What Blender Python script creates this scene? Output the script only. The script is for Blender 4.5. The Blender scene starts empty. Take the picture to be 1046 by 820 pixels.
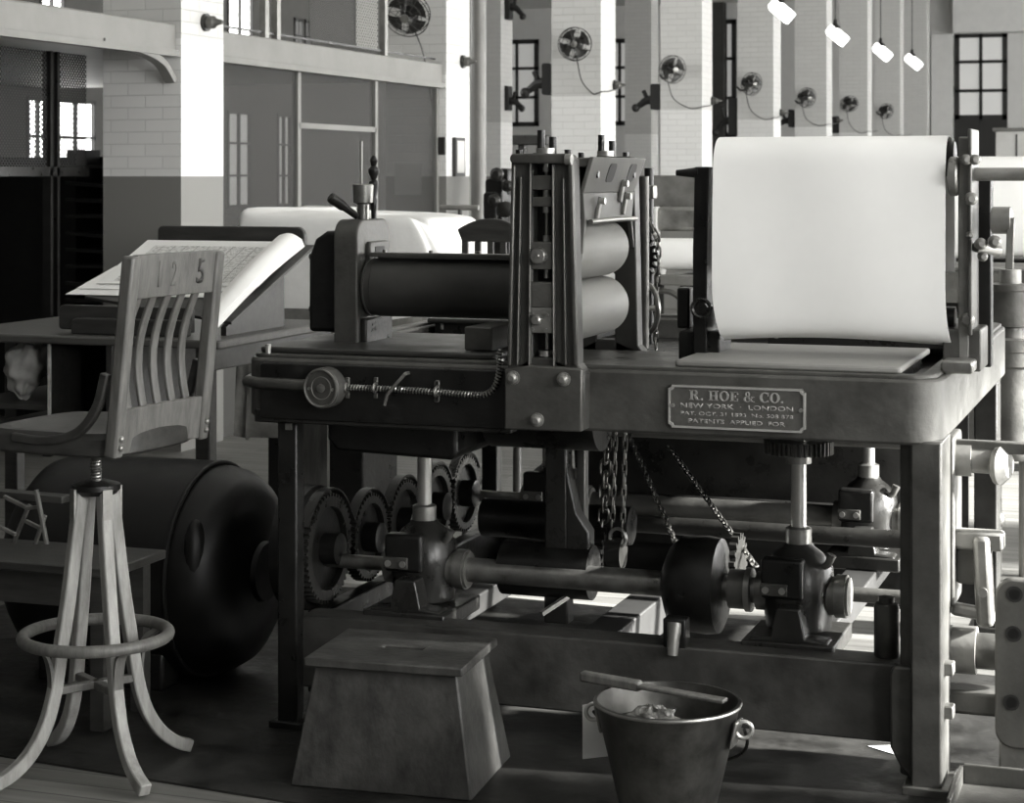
import bpy, bmesh, math, random
from mathutils import Vector, Matrix
random.seed(7)
PI = math.pi
SC = bpy.context.scene
COL = SC.collection

# ---------------------------------------------------------------- camera maths
FPX, CX, HY, CAMZ, TH = 1980.0, 523.0, 180.0, 1.5, math.radians(19.2)
FW = Vector((-math.sin(TH), math.cos(TH), 0)); RT = Vector((math.cos(TH), math.sin(TH), 0))
def ray(px, py):
    return FW + RT*((px-CX)/FPX) + Vector((0, 0, (HY-py)/FPX))
def aty(px, py, Y):
    d = ray(px, py); t = Y/d.y; p = d*t; p.z += CAMZ; return p
def atx(px, py, X):
    d = ray(px, py); t = X/d.x; p = d*t; p.z += CAMZ; return p
def atz(px, py, Z=0.0):
    d = ray(px, py); t = (Z-CAMZ)/d.z; p = d*t; p.z += CAMZ; return p
def cam(r, t, z=0.0):
    p = FW*t + RT*r; p.z = z; return p

# ---------------------------------------------------------------- materials
TINT_D, TINT_L = (1.0, 0.985, 0.91), (1.0, 0.998, 0.975)
def tint(g):
    k = min(1.0, max(0.0, g/0.7))
    return tuple(g*(TINT_D[i]*(1-k)+TINT_L[i]*k) for i in range(3)) + (1.0,)
def nodes(m):
    m.use_nodes = True
    return m.node_tree.nodes, m.node_tree.links, m.node_tree.nodes['Principled BSDF']
def mat(name, g, rough=0.5, metal=0.0, var=0.0, scale=12.0, bump=0.0, bscale=None, stretch=(1, 1, 1), rvar=0.0, coat=0.0, spec=0.5, detail=5):
    m = bpy.data.materials.new(name); N, L, b = nodes(m)
    b.inputs['Base Color'].default_value = tint(g)
    b.inputs['Roughness'].default_value = rough
    b.inputs['Metallic'].default_value = metal
    b.inputs['Coat Weight'].default_value = coat
    b.inputs['Coat Roughness'].default_value = 0.25
    b.inputs['Specular IOR Level'].default_value = spec
    if var or bump or rvar:
        tc = N.new('ShaderNodeTexCoord'); mp = N.new('ShaderNodeMapping'); L.new(tc.outputs['Object'], mp.inputs['Vector'])
        mp.inputs['Scale'].default_value = stretch
        nz = N.new('ShaderNodeTexNoise'); nz.inputs['Scale'].default_value = scale; nz.inputs['Detail'].default_value = detail
        nz.inputs['Roughness'].default_value = 0.65
        L.new(mp.outputs['Vector'], nz.inputs['Vector'])
        if var:
            cr = N.new('ShaderNodeValToRGB'); cr.color_ramp.elements[0].position = 0.3; cr.color_ramp.elements[1].position = 0.72
            cr.color_ramp.elements[0].color = tint(g*(1-var)); cr.color_ramp.elements[1].color = tint(min(0.95, g*(1+var)))
            L.new(nz.outputs['Fac'], cr.inputs['Fac']); L.new(cr.outputs['Color'], b.inputs['Base Color'])
        if rvar:
            mr = N.new('ShaderNodeMapRange'); mr.inputs['From Min'].default_value = 0.3; mr.inputs['From Max'].default_value = 0.7
            mr.inputs['To Min'].default_value = max(0.05, rough-rvar); mr.inputs['To Max'].default_value = min(1, rough+rvar)
            L.new(nz.outputs['Fac'], mr.inputs['Value']); L.new(mr.outputs['Result'], b.inputs['Roughness'])
        if bump:
            n2 = N.new('ShaderNodeTexNoise'); n2.inputs['Scale'].default_value = bscale or scale*3; n2.inputs['Detail'].default_value = 4
            L.new(mp.outputs['Vector'], n2.inputs['Vector'])
            bp = N.new('ShaderNodeBump'); bp.inputs['Strength'].default_value = bump; bp.inputs['Distance'].default_value = 0.01
            L.new(n2.outputs['Fac'], bp.inputs['Height']); L.new(bp.outputs['Normal'], b.inputs['Normal'])
    return m
def emis(name, g, strength):
    m = bpy.data.materials.new(name); N, L, b = nodes(m)
    b.inputs['Base Color'].default_value = tint(0.7); b.inputs['Emission Color'].default_value = tint(g); b.inputs['Emission Strength'].default_value = strength
    return m
def screen(name, g, clear, mesh_scale=0.0):
    """woven wire: partly open sheet"""
    m = bpy.data.materials.new(name); N, L, b = nodes(m)
    b.inputs['Base Color'].default_value = tint(g); b.inputs['Roughness'].default_value = 0.7
    tr = N.new('ShaderNodeBsdfTransparent'); mx = N.new('ShaderNodeMixShader')
    mx.inputs['Fac'].default_value = 1-clear
    if mesh_scale:
        geo = N.new('ShaderNodeNewGeometry'); sep = N.new('ShaderNodeSeparateXYZ'); L.new(geo.outputs['Position'], sep.inputs['Vector'])
        def math_(op, a, bb=None):
            n = N.new('ShaderNodeMath'); n.operation = op
            for i, v in enumerate((a, bb)):
                if v is None: continue
                if isinstance(v, (int, float)): n.inputs[i].default_value = v
                else: L.new(v, n.inputs[i])
            return n.outputs[0]
        h = math_('ADD', sep.outputs['X'], sep.outputs['Y'])
        s = None
        for sg in (1, -1):
            w = math_('FRACT', math_('MULTIPLY', math_('ADD', h, math_('MULTIPLY', sep.outputs['Z'], sg)), mesh_scale))
            k = math_('GREATER_THAN', w, clear)
            s = k if s is None else math_('MAXIMUM', s, k)
        L.new(s, mx.inputs['Fac'])
    L.new(tr.outputs[0], mx.inputs[1]); L.new(b.outputs[0], mx.inputs[2])
    L.new(mx.outputs[0], N['Material Output'].inputs['Surface'])
    return m
def brick_mat():
    m = bpy.data.materials.new('painted_brick'); N, L, b = nodes(m)
    geo = N.new('ShaderNodeNewGeometry'); sep = N.new('ShaderNodeSeparateXYZ'); L.new(geo.outputs['Position'], sep.inputs['Vector'])
    ad = N.new('ShaderNodeMath'); ad.operation = 'ADD'; L.new(sep.outputs['X'], ad.inputs[0]); L.new(sep.outputs['Y'], ad.inputs[1])
    cb = N.new('ShaderNodeCombineXYZ'); L.new(ad.outputs[0], cb.inputs['X']); L.new(sep.outputs['Z'], cb.inputs['Y'])
    br = N.new('ShaderNodeTexBrick'); L.new(cb.outputs['Vector'], br.inputs['Vector'])
    br.inputs['Scale'].default_value = 1; br.inputs['Brick Width'].default_value = 0.215; br.inputs['Row Height'].default_value = 0.067
    br.inputs['Mortar Size'].default_value = 0.004; br.inputs['Mortar Smooth'].default_value = 0.4
    br.inputs['Color1'].default_value = (1, 1, 1, 1); br.inputs['Color2'].default_value = (0.93, 0.93, 0.93, 1); br.inputs['Mortar'].default_value = (0.72, 0.72, 0.72, 1)
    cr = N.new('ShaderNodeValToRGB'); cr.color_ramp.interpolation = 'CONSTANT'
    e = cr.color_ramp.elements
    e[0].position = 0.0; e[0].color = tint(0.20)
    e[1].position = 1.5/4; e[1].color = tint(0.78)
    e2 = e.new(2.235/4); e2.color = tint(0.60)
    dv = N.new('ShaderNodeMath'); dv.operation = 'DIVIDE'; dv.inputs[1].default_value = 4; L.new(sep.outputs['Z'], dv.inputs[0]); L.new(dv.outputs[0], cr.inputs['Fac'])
    mx = N.new('ShaderNodeMix'); mx.data_type = 'RGBA'; mx.blend_type = 'MULTIPLY'; mx.inputs['Factor'].default_value = 0.5
    L.new(cr.outputs['Color'], mx.inputs['A']); L.new(br.outputs['Color'], mx.inputs['B']); L.new(mx.outputs['Result'], b.inputs['Base Color'])
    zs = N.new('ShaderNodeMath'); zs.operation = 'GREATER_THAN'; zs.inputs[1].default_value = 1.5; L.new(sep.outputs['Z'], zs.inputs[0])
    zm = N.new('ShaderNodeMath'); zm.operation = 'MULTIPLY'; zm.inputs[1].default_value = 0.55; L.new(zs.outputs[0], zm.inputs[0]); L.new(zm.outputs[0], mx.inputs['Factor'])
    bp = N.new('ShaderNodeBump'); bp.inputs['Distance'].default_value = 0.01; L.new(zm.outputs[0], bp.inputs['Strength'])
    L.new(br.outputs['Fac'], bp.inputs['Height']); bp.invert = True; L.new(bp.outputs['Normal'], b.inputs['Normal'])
    b.inputs['Roughness'].default_value = 0.55
    return m
def floor_mat():
    m = bpy.data.materials.new('floor_boards'); N, L, b = nodes(m)
    geo = N.new('ShaderNodeNewGeometry'); mp = N.new('ShaderNodeMapping'); L.new(geo.outputs['Position'], mp.inputs['Vector'])
    br = N.new('ShaderNodeTexBrick'); L.new(mp.outputs['Vector'], br.inputs['Vector'])
    br.inputs['Scale'].default_value = 1; br.inputs['Brick Width'].default_value = 3.2; br.inputs['Row Height'].default_value = 0.085
    br.inputs['Mortar Size'].default_value = 0.0025; br.inputs['Mortar Smooth'].default_value = 0.2
    br.inputs['Color1'].default_value = tint(0.19); br.inputs['Color2'].default_value = tint(0.14); br.inputs['Mortar'].default_value = tint(0.04)
    m2 = N.new('ShaderNodeMapping'); m2.inputs['Scale'].default_value = (0.8, 9, 1); L.new(geo.outputs['Position'], m2.inputs['Vector'])
    nz = N.new('ShaderNodeTexNoise'); nz.inputs['Scale'].default_value = 3; nz.inputs['Detail'].default_value = 8; L.new(m2.outputs['Vector'], nz.inputs['Vector'])
    mr = N.new('ShaderNodeMapRange'); mr.inputs['From Min'].default_value = 0.3; mr.inputs['From Max'].default_value = 0.7; mr.inputs['To Min'].default_value = 0.6; mr.inputs['To Max'].default_value = 1.1
    L.new(nz.outputs['Fac'], mr.inputs['Value'])
    mx = N.new('ShaderNodeMix'); mx.data_type = 'RGBA'; mx.blend_type = 'MULTIPLY'; mx.inputs['Factor'].default_value = 1
    L.new(br.outputs['Color'], mx.inputs['A']); L.new(mr.outputs['Result'], mx.inputs['B']); L.new(mx.outputs['Result'], b.inputs['Base Color'])
    b.inputs['Roughness'].default_value = 0.5
    bp = N.new('ShaderNodeBump'); bp.inputs['Strength'].default_value = 0.3; bp.inputs['Distance'].default_value = 0.01; bp.invert = True
    L.new(br.outputs['Fac'], bp.inputs['Height']); L.new(bp.outputs['Normal'], b.inputs['Normal'])
    return m
def ruled_mat():
    m = bpy.data.materials.new('ruled_paper'); N, L, b = nodes(m)
    tc = N.new('ShaderNodeTexCoord'); sep = N.new('ShaderNodeSeparateXYZ'); L.new(tc.outputs['UV'], sep.inputs['Vector'])
    br = N.new('ShaderNodeTexBrick'); L.new(tc.outputs['UV'], br.inputs['Vector'])
    br.inputs['Scale'].default_value = 1; br.inputs['Brick Width'].default_value = 0.075; br.inputs['Row Height'].default_value = 0.03; br.offset = 0.0
    br.inputs['Mortar Size'].default_value = 0.0028; br.inputs['Mortar Smooth'].default_value = 0.3
    br.inputs['Color1'].default_value = tint(0.80); br.inputs['Color2'].default_value = tint(0.74); br.inputs['Mortar'].default_value = tint(0.30)
    nz = N.new('ShaderNodeTexNoise'); nz.inputs['Scale'].default_value = 45; nz.inputs['Detail'].default_value = 2; L.new(tc.outputs['UV'], nz.inputs['Vector'])
    cr = N.new('ShaderNodeValToRGB'); cr.color_ramp.elements[0].position = 0.42; cr.color_ramp.elements[1].position = 0.5
    cr.color_ramp.elements[0].color = (0.45, 0.45, 0.44, 1); cr.color_ramp.elements[1].color = (1, 1, 1, 1); L.new(nz.outputs['Fac'], cr.inputs['Fac'])
    mx = N.new('ShaderNodeMix'); mx.data_type = 'RGBA'; mx.blend_type = 'MULTIPLY'; mx.inputs['Factor'].default_value = 0.6
    L.new(br.outputs['Color'], mx.inputs['A']); L.new(cr.outputs['Color'], mx.inputs['B'])
    # clean margin round the printed table
    def cmp(axis, op, v):
        n = N.new('ShaderNodeMath'); n.operation = op; L.new(sep.outputs[axis], n.inputs[0]); n.inputs[1].default_value = v; return n.outputs[0]
    def mul(a, c):
        n = N.new('ShaderNodeMath'); n.operation = 'MULTIPLY'; L.new(a, n.inputs[0]); L.new(c, n.inputs[1]); return n.outputs[0]
    f = mul(mul(cmp('X', 'GREATER_THAN', 0.09), cmp('X', 'LESS_THAN', 0.96)), mul(cmp('Y', 'GREATER_THAN', 0.06), cmp('Y', 'LESS_THAN', 0.87)))
    m3 = N.new('ShaderNodeMix'); m3.data_type = 'RGBA'; L.new(f, m3.inputs['Factor']); m3.inputs['A'].default_value = tint(0.86); L.new(mx.outputs['Result'], m3.inputs['B'])
    L.new(m3.outputs['Result'], b.inputs['Base Color']); b.inputs['Roughness'].default_value = 0.8
    return m

M = {}
M['iron_black'] = mat('black_iron', 0.010, 0.36, 0.2, 0.5, 14, 0.12, rvar=0.12)
M['iron'] = mat('painted_iron', 0.026, 0.33, 0.3, 0.4, 9, 0.10, 60, rvar=0.12)
M['iron_frame'] = mat('worn_frame_iron', 0.10, 0.42, 0.5, 0.35, 7, 0.12, 55, rvar=0.12)
M['iron_grey'] = mat('grey_iron', 0.25, 0.40, 0.6, 0.25, 9, 0.10, 60, rvar=0.1)
M['steel'] = mat('bright_steel', 0.50, 0.36, 0.9, 0.06, 8)
M['iron_std'] = mat('standard_iron', 0.062, 0.48, 0.25, 0.3, 8, 0.1, 60, rvar=0.1)
M['rail_iron'] = mat('rail_iron', 0.055, 0.5, 0.2, 0.45, 8, 0.15, 40, rvar=0.15)
M['hood'] = mat('hood_sheet', 0.10, 0.6, 0.1, 0.3, 8, 0.05, 50, rvar=0.1)
M['steel_dull'] = mat('dull_steel', 0.30, 0.38, 0.85, 0.3, 16, rvar=0.12)
M['roller'] = mat('roller_steel', 0.20, 0.6, 0.0, 0.18, 4, stretch=(6, 1, 6), rvar=0.08)
M['drum'] = mat('ink_drum_skin', 0.05, 0.62, 0.0, 0.3, 8, rvar=0.08)
M['plate'] = mat('engraved_plate', 0.24, 0.55, 0.05, 0.15, 6, rvar=0.06)
M['plate_dark'] = mat('inked_plate', 0.035, 0.40, 0.1, 0.35, 7, rvar=0.1)
M['bronze'] = mat('cast_nameplate', 0.16, 0.42, 0.6, 0.25, 20, 0.1)
M['bronze_lt'] = mat('nameplate_letters', 0.36, 0.5, 0.1, 0.1, 30)
M['paper'] = mat('white_paper', 0.92, 0.8, 0, 0.03, 3)
M['paper_grey'] = mat('tag_paper', 0.72, 0.8, 0, 0.06, 8)
M['ruled'] = ruled_mat()
M['cloth'] = mat('white_cloth', 0.82, 0.9, 0, 0.05, 6, 0.6, 7)
M['canvas'] = mat('old_canvas', 0.13, 0.9, 0, 0.4, 7, 0.3, 20)
M['cloth_grey'] = mat('grey_cloth', 0.45, 0.9, 0, 0.2, 9, 0.3, 18)
M['wood_lt'] = mat('worn_light_wood', 0.30, 0.5, 0, 0.35, 7, 0.15, 60, stretch=(5, 5, 1))
M['wood_mid'] = mat('worn_wood', 0.12, 0.45, 0, 0.4, 7, 0.12, 60, stretch=(6, 6, 1))
M['wood_desk'] = mat('desk_wood', 0.075, 0.38, 0, 0.3, 5, 0.08, 50, stretch=(1, 8, 8))
M['wood_dark'] = mat('dark_wood', 0.035, 0.42, 0, 0.4, 6, 0.08, 50, stretch=(1, 6, 6))
M['wood_box'] = mat('scuffed_box_wood', 0.042, 0.6, 0, 0.65, 9, 0.2, 40, stretch=(1.5, 1.5, 1))
M['edge_lt'] = mat('pale_board_edge', 0.5, 0.6, 0, 0.3, 30)
M['motor'] = mat('motor_enamel', 0.006, 0.42, 0.0, 0.4, 8, 0.06, 30, rvar=0.08, spec=0.3)
M['mat'] = mat('oily_shaded_floor', 0.020, 0.5, 0.0, 0.75, 5, 0.25, 24, rvar=0.22, spec=0.3)
M['pail'] = mat('galvanised_pail', 0.085, 0.42, 0.75, 0.55, 11, 0.08, 40, rvar=0.12)
M['sludge'] = mat('wet_rag', 0.12, 0.12, 0.2, 0.6, 30, 1.0, 45)
M['black'] = mat('matt_black', 0.012, 0.6, 0, 0.4, 10)
M['chain'] = mat('greasy_chain', 0.16, 0.32, 0.8, 0.5, 30)
M['conduit'] = mat('coiled_conduit', 0.42, 0.3, 0.9, 0.2, 40)
M['cream'] = mat('white_paint', 0.74, 0.55, 0, 0.05, 4)
M['beam_paint'] = mat('beam_paint', 0.20, 0.55, 0, 0.1, 4)
M['faint'] = mat('faint_carving', 0.115, 0.6)
M['cream_dim'] = mat('grey_white_paint', 0.55, 0.55, 0, 0.08, 4)
M['wall'] = mat('plaster_wall', 0.70, 0.7, 0, 0.05, 2)
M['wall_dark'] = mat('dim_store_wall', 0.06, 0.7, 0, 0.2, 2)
M['ceil'] = mat('ceiling_paint', 0.72, 0.8, 0, 0.04, 2)
M['pipe'] = mat('grey_pipe_paint', 0.16, 0.4, 0.1, 0.12, 6)
M['frame_dk'] = mat('dark_window_frame', 0.02, 0.5)
M['brick'] = brick_mat()
M['floor'] = floor_mat()
M['mesh_dark'] = screen('wire_screen', 0.045, 0.52)
M['mesh_bright'] = screen('diamond_wire', 0.30, 0.72, 26.0)
M['mesh_store'] = screen('store_lattice', 0.012, 0.74, 38.0)
M['glass_day'] = emis('daylit_pane', 1.0, 6.0)
M['glass_dim'] = emis('frosted_daylit_pane', 0.62, 0.30)
M['lamp'] = emis('lit_lamp_glass', 1.0, 4.0)

# ---------------------------------------------------------------- mesh builder
def frame_of(axis):
    a = Vector(axis).normalized()
    h = Vector((0, 0, 1)) if abs(a.z) < 0.9 else Vector((1, 0, 0))
    u = a.cross(h).normalized(); v = a.cross(u).normalized()
    return a, u, v
class MB:
    def __init__(s): s.bm = bmesh.new(); s.uv = None
    def face(s, vs):
        try: return s.bm.faces.new(vs)
        except ValueError: return None
    def hexa(s, p):
        v = [s.bm.verts.new(q) for q in p]
        for f in ((3, 2, 1, 0), (4, 5, 6, 7), (0, 1, 5, 4), (1, 2, 6, 5), (2, 3, 7, 6), (3, 0, 4, 7)): s.face([v[i] for i in f])
        return s
    def box(s, x0, y0, z0, x1, y1, z1):
        return s.hexa([(x0, y0, z0), (x1, y0, z0), (x1, y1, z0), (x0, y1, z0), (x0, y0, z1), (x1, y0, z1), (x1, y1, z1), (x0, y1, z1)])
    def bar(s, p0, p1, w, h, up=(0, 0, 1)):
        p0, p1 = Vector(p0), Vector(p1); d = (p1-p0).normalized(); u = Vector(up)
        sd = d.cross(u)
        if sd.length < 1e-4: sd = d.cross(Vector((1, 0, 0)))
        sd.normalize(); u = sd.cross(d).normalized(); a, c = sd*w/2, u*h/2
        return s.hexa([p0-a-c, p0+a-c, p0+a+c, p0-a+c, p1-a-c, p1+a-c, p1+a+c, p1-a+c])
    def rings(s, rings, closed=False, caps=True):
        R = [[s.bm.verts.new(p) for p in r] for r in rings]; n = len(R[0])
        k = len(R)
        for i in range(k if closed else k-1):
            A, B = R[i], R[(i+1) % k]
            for j in range(n): s.face([A[j], A[(j+1) % n], B[(j+1) % n], B[j]])
        if caps and not closed:
            s.face(list(reversed(R[0]))); s.face(R[-1])
        return s
    def lathe(s, prof, o, axis=(0, 0, 1), n=28, caps=True):
        a, u, v = frame_of(axis); o = Vector(o)
        return s.rings([[o+a*h+(u*math.cos(2*PI*j/n)+v*math.sin(2*PI*j/n))*max(r, 1e-4) for j in range(n)] for r, h in prof], caps=caps)
    def cyl(s, p0, p1, r0, r1=None, n=24):
        p0, p1 = Vector(p0), Vector(p1); d = p1-p0
        return s.lathe([(r0, 0), (r0 if r1 is None else r1, d.length)], p0, d, n)
    def tube(s, pts, r, n=10, closed=False, sq=None):
        P = [Vector(p) for p in pts]; k = len(P); rr = []; prev = None
        for i in range(k):
            if closed: d = P[(i+1) % k]-P[i-1]
            else: d = P[min(i+1, k-1)]-P[max(i-1, 0)]
            d.normalize()
            if prev is None: a, u, v = frame_of(d)
            else:
                u = (prev-d*prev.dot(d)).normalized(); v = d.cross(u)
            prev = u
            ri = r[i] if isinstance(r, (list, tuple)) else r
            rr.append([P[i]+(u*math.cos(2*PI*j/n)+v*math.sin(2*PI*j/n))*ri for j in range(n)])
        return s.rings(rr, closed=closed)
    def ribbon(s, pts, side, w, h):
        """rectangular bar swept along pts; side = constant width direction"""
        P = [Vector(p) for p in pts]; sd = Vector(side).normalized(); rr = []
        for i in range(len(P)):
            d = (P[min(i+1, len(P)-1)]-P[max(i-1, 0)]).normalized(); u = d.cross(sd).normalized()
            a, c = sd*w/2, u*h/2
            rr.append([P[i]-a-c, P[i]+a-c, P[i]+a+c, P[i]-a+c])
        return s.rings(rr)
    def torus(s, c, axis, R, r, n=40, k=10):
        a, u, v = frame_of(axis); c = Vector(c)
        return s.tube([c+(u*math.cos(2*PI*i/n)+v*math.sin(2*PI*i/n))*R for i in range(n)], r, k, closed=True)
    def prism(s, pts, plane, a, b):
        def P(q, w):
            return {'xz': (q[0], w, q[1]), 'yz': (w, q[0], q[1]), 'xy': (q[0], q[1], w)}[plane]
        A = [s.bm.verts.new(P(q, a)) for q in pts]; B = [s.bm.verts.new(P(q, b)) for q in pts]; n = len(pts)
        s.face(A); s.face(list(reversed(B)))
        for i in range(n): s.face([A[i], B[i], B[(i+1) % n], A[(i+1) % n]])
        return s
    def frame(s, outer, inner, plane, a, b):
        """ring between two outlines of equal vertex count"""
        def P(q, w):
            return {'xz': (q[0], w, q[1]), 'yz': (w, q[0], q[1]), 'xy': (q[0], q[1], w)}[plane]
        n = len(outer); R = [[s.bm.verts.new(P(q, w)) for q in ol] for ol, w in ((outer, a), (outer, b), (inner, b), (inner, a))]
        for k in range(4):
            A, B = R[k], R[(k+1) % 4]
            for i in range(n): s.face([A[i], A[(i+1) % n], B[(i+1) % n], B[i]])
        return s
    def sphere(s, c, r, sc=(1, 1, 1), n=16, k=10):
        c = Vector(c); rr = []
        for i in range(k+1):
            t = PI*i/k; rad = max(math.sin(t), 1e-3)
            rr.append([c+Vector((math.cos(2*PI*j/n)*rad*r*sc[0], math.sin(2*PI*j/n)*rad*r*sc[1], -math.cos(t)*r*sc[2])) for j in range(n)])
        return s.rings(rr)
    def gear(s, c, axis, R, w, teeth, depth=0.012, hole=0.0):
        a, u, v = frame_of(axis); c = Vector(c); prof = []
        for i in range(teeth):
            for f, r in ((0.0, R-depth), (0.2, R-depth), (0.35, R), (0.65, R), (0.8, R-depth)):
                t = 2*PI*(i+f)/teeth; prof.append((math.cos(t)*r, math.sin(t)*r))
        A = [c+u*x+v*y-a*w/2 for x, y in prof]; B = [c+u*x+v*y+a*w/2 for x, y in prof]
        if hole:
            hi = [(x, y) for x, y in ((math.cos(2*PI*i/len(prof))*hole, math.sin(2*PI*i/len(prof))*hole) for i in range(len(prof)))]
            Ai = [c+u*x+v*y-a*w/2 for x, y in hi]; Bi = [c+u*x+v*y+a*w/2 for x, y in hi]
            return s.rings([A, B, Bi, Ai], closed=True)
        return s.rings([A, B])
    def sheet(s, fn, nu, nv, thick=0.0, uv=False):
        V = [[s.bm.verts.new(fn(i/nu, j/nv)) for j in range(nv+1)] for i in range(nu+1)]
        lay = s.bm.loops.layers.uv.verify() if uv else None
        for i in range(nu):
            for j in range(nv):
                f = s.face([V[i][j], V[i+1][j], V[i+1][j+1], V[i][j+1]])
                if uv and f:
                    for lp, (a, b) in zip(f.loops, ((i, j), (i+1, j), (i+1, j+1), (i, j+1))): lp[lay].uv = (a/nu, b/nv)
        if thick:
            bmesh.ops.recalc_face_normals(s.bm, faces=s.bm.faces)
            bmesh.ops.solidify(s.bm, geom=list(s.bm.faces), thickness=thick)
        return s
    def chain(s, p0, p1, pitch=0.03, w=0.016, r=0.0032):
        p0, p1 = Vector(p0), Vector(p1); d = p1-p0; n = max(1, int(d.length/pitch)); a, u, v = frame_of(d)
        for i in range(n):
            c = p0+d*((i+0.5)/n); sd = u if i % 2 == 0 else v; hl = d.length/n*0.68
            pts = []
            for k in range(12):
                t = 2*PI*k/12
                pts.append(c+sd*(math.cos(t)*w/2)+a*(max(-1, min(1, 1.5*math.sin(t)))*hl))
            s.tube(pts, r, 5, closed=True)
        return s
    def build(s, name, m, parent=None, bevel=0.0, seg=2, world=True, smooth=38, recalc=True):
        if recalc: bmesh.ops.recalc_face_normals(s.bm, faces=s.bm.faces)
        me = bpy.data.meshes.new(name); s.bm.to_mesh(me); s.bm.free()
        o = bpy.data.objects.new(name, me); COL.objects.link(o)
        me.materials.append(M[m] if isinstance(m, str) else m)
        if world and parent is not None: me.transform(world_of(parent).inverted())
        o.parent = parent
        for p in me.polygons: p.use_smooth = True
        me.set_sharp_from_angle(angle=math.radians(smooth))
        if bevel:
            b = o.modifiers.new('edge', 'BEVEL'); b.width = bevel; b.segments = seg; b.limit_method = 'ANGLE'; b.angle_limit = math.radians(40)
            b.harden_normals = False
        return o
def world_of(o):
    w = o.matrix_basis.copy()
    while o.parent is not None:
        o = o.parent; w = o.matrix_basis @ w
    return w
def tag(o, label, cat, group=None, kind=None):
    o['label'] = label
    if cat: o['category'] = cat
    if group: o['group'] = group
    if kind: o['kind'] = kind
    return o
def thing(name, loc, label, cat, rz=0.0, group=None, kind=None):
    o = bpy.data.objects.new(name, None); COL.objects.link(o); o.empty_display_size = 0.1
    o.location = loc; o.rotation_euler = (0, 0, rz)
    o.matrix_basis = Matrix.Translation(Vector(loc)) @ Matrix.Rotation(rz, 4, 'Z')
    return tag(o, label, cat, group, kind)
def struct(o, label=None):
    o['kind'] = 'structure'
    if label: o['label'] = label
    return o
def copy_tree(o, parent=None):
    c = o.copy(); COL.objects.link(c)
    if parent is not None: c.parent = parent
    for ch in [x for x in o.children]: copy_tree(ch, c)
    return c
def lettering(text, height, width, depth, M4, name, m, parent, world=True):
    cu = bpy.data.curves.new('tmp', 'FONT'); cu.body = text; cu.size = 1.0; cu.extrude = 0.0; cu.offset = 0.014; cu.resolution_u = 3
    t = bpy.data.objects.new('tmp', cu); COL.objects.link(t); bpy.context.view_layer.update()
    me = bpy.data.meshes.new_from_object(t.evaluated_get(bpy.context.evaluated_depsgraph_get()))
    bpy.data.objects.remove(t); bpy.data.curves.remove(cu)
    xs = [v.co.x for v in me.vertices]; ys = [v.co.y for v in me.vertices]
    x0, x1, y0, y1 = min(xs), max(xs), min(ys), max(ys)
    me.transform(Matrix.Diagonal((width/(x1-x0), height/(y1-y0), 1, 1)) @ Matrix.Translation((-(x0+x1)/2, -(y0+y1)/2, 0)))
    bm = bmesh.new(); bm.from_mesh(me)
    bmesh.ops.solidify(bm, geom=list(bm.faces), thickness=depth)
    bm.to_mesh(me); bm.free(); me.transform(M4)
    if world and parent is not None: me.transform(world_of(parent).inverted())
    me.name = name; me.materials.clear(); me.materials.append(M[m])
    o = bpy.data.objects.new(name, me); COL.objects.link(o); o.parent = parent
    return o
def rrect(x0, y0, x1, y1, r, k=6):
    """rounded rectangle; r = radii for corners (x1,y0),(x1,y1),(x0,y1),(x0,y0)"""
    if not isinstance(r, (tuple, list)): r = (r,)*4
    out = []
    for (cx, cy, a0, q) in ((x1-r[0], y0+r[0], -90, r[0]), (x1-r[1], y1-r[1], 0, r[1]), (x0+r[2], y1-r[2], 90, r[2]), (x0+r[3], y0+r[3], 180, r[3])):
        for i in range(k+1):
            t = math.radians(a0+90*i/k); out.append((cx+q*math.cos(t), cy+q*math.sin(t)))
    return out
def bez(pts, n=16):
    """Catmull-Rom through points"""
    P = [Vector(p) for p in pts]; P = [P[0]*2-P[1]]+P+[P[-1]*2-P[-2]]; out = []
    for i in range(1, len(P)-2):
        for k in range(n):
            t = k/n; a, b, c, d = P[i-1], P[i], P[i+1], P[i+2]
            out.append(0.5*((2*b)+(c-a)*t+(2*a-5*b+4*c-d)*t*t+(3*b-a-3*c+d)*t**3))
    out.append(P[-2]); return out

# ================================================================ THE SETTING
XC, YC0, DC = -5.17, 9.37, 4.0           # colonnade: corner line, first column, bay
XL, XR, YB, YF, ZC = -17.0, 5.0, -4.0, 45.0, 5.6
struct(MB().box(XL, YB, -0.15, XR, YF, 0).build('floor', 'floor'), 'long floor of narrow wooden boards')
struct(MB().box(XL, YB, ZC, XR, YF, ZC+0.15).build('ceiling', 'ceil'), 'high plain ceiling')
struct(MB().box(XL-0.2, YB, 0, XL, YF, ZC).build('wall_left', 'wall'), 'far side wall beyond the columns')
# far wall with soffit
w = MB().box(XL, YF, 0, XR, YF+0.2, ZC); struct(w.build('wall_back', 'wall'), 'distant pale end wall')
zb = aty(990, 33, YF-0.6).z
struct(MB().box(XC+0.2, YF-0.6, zb, XR, YF, ZC).build('trim_1', 'cream'), 'deep white beam across the end wall')
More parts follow.
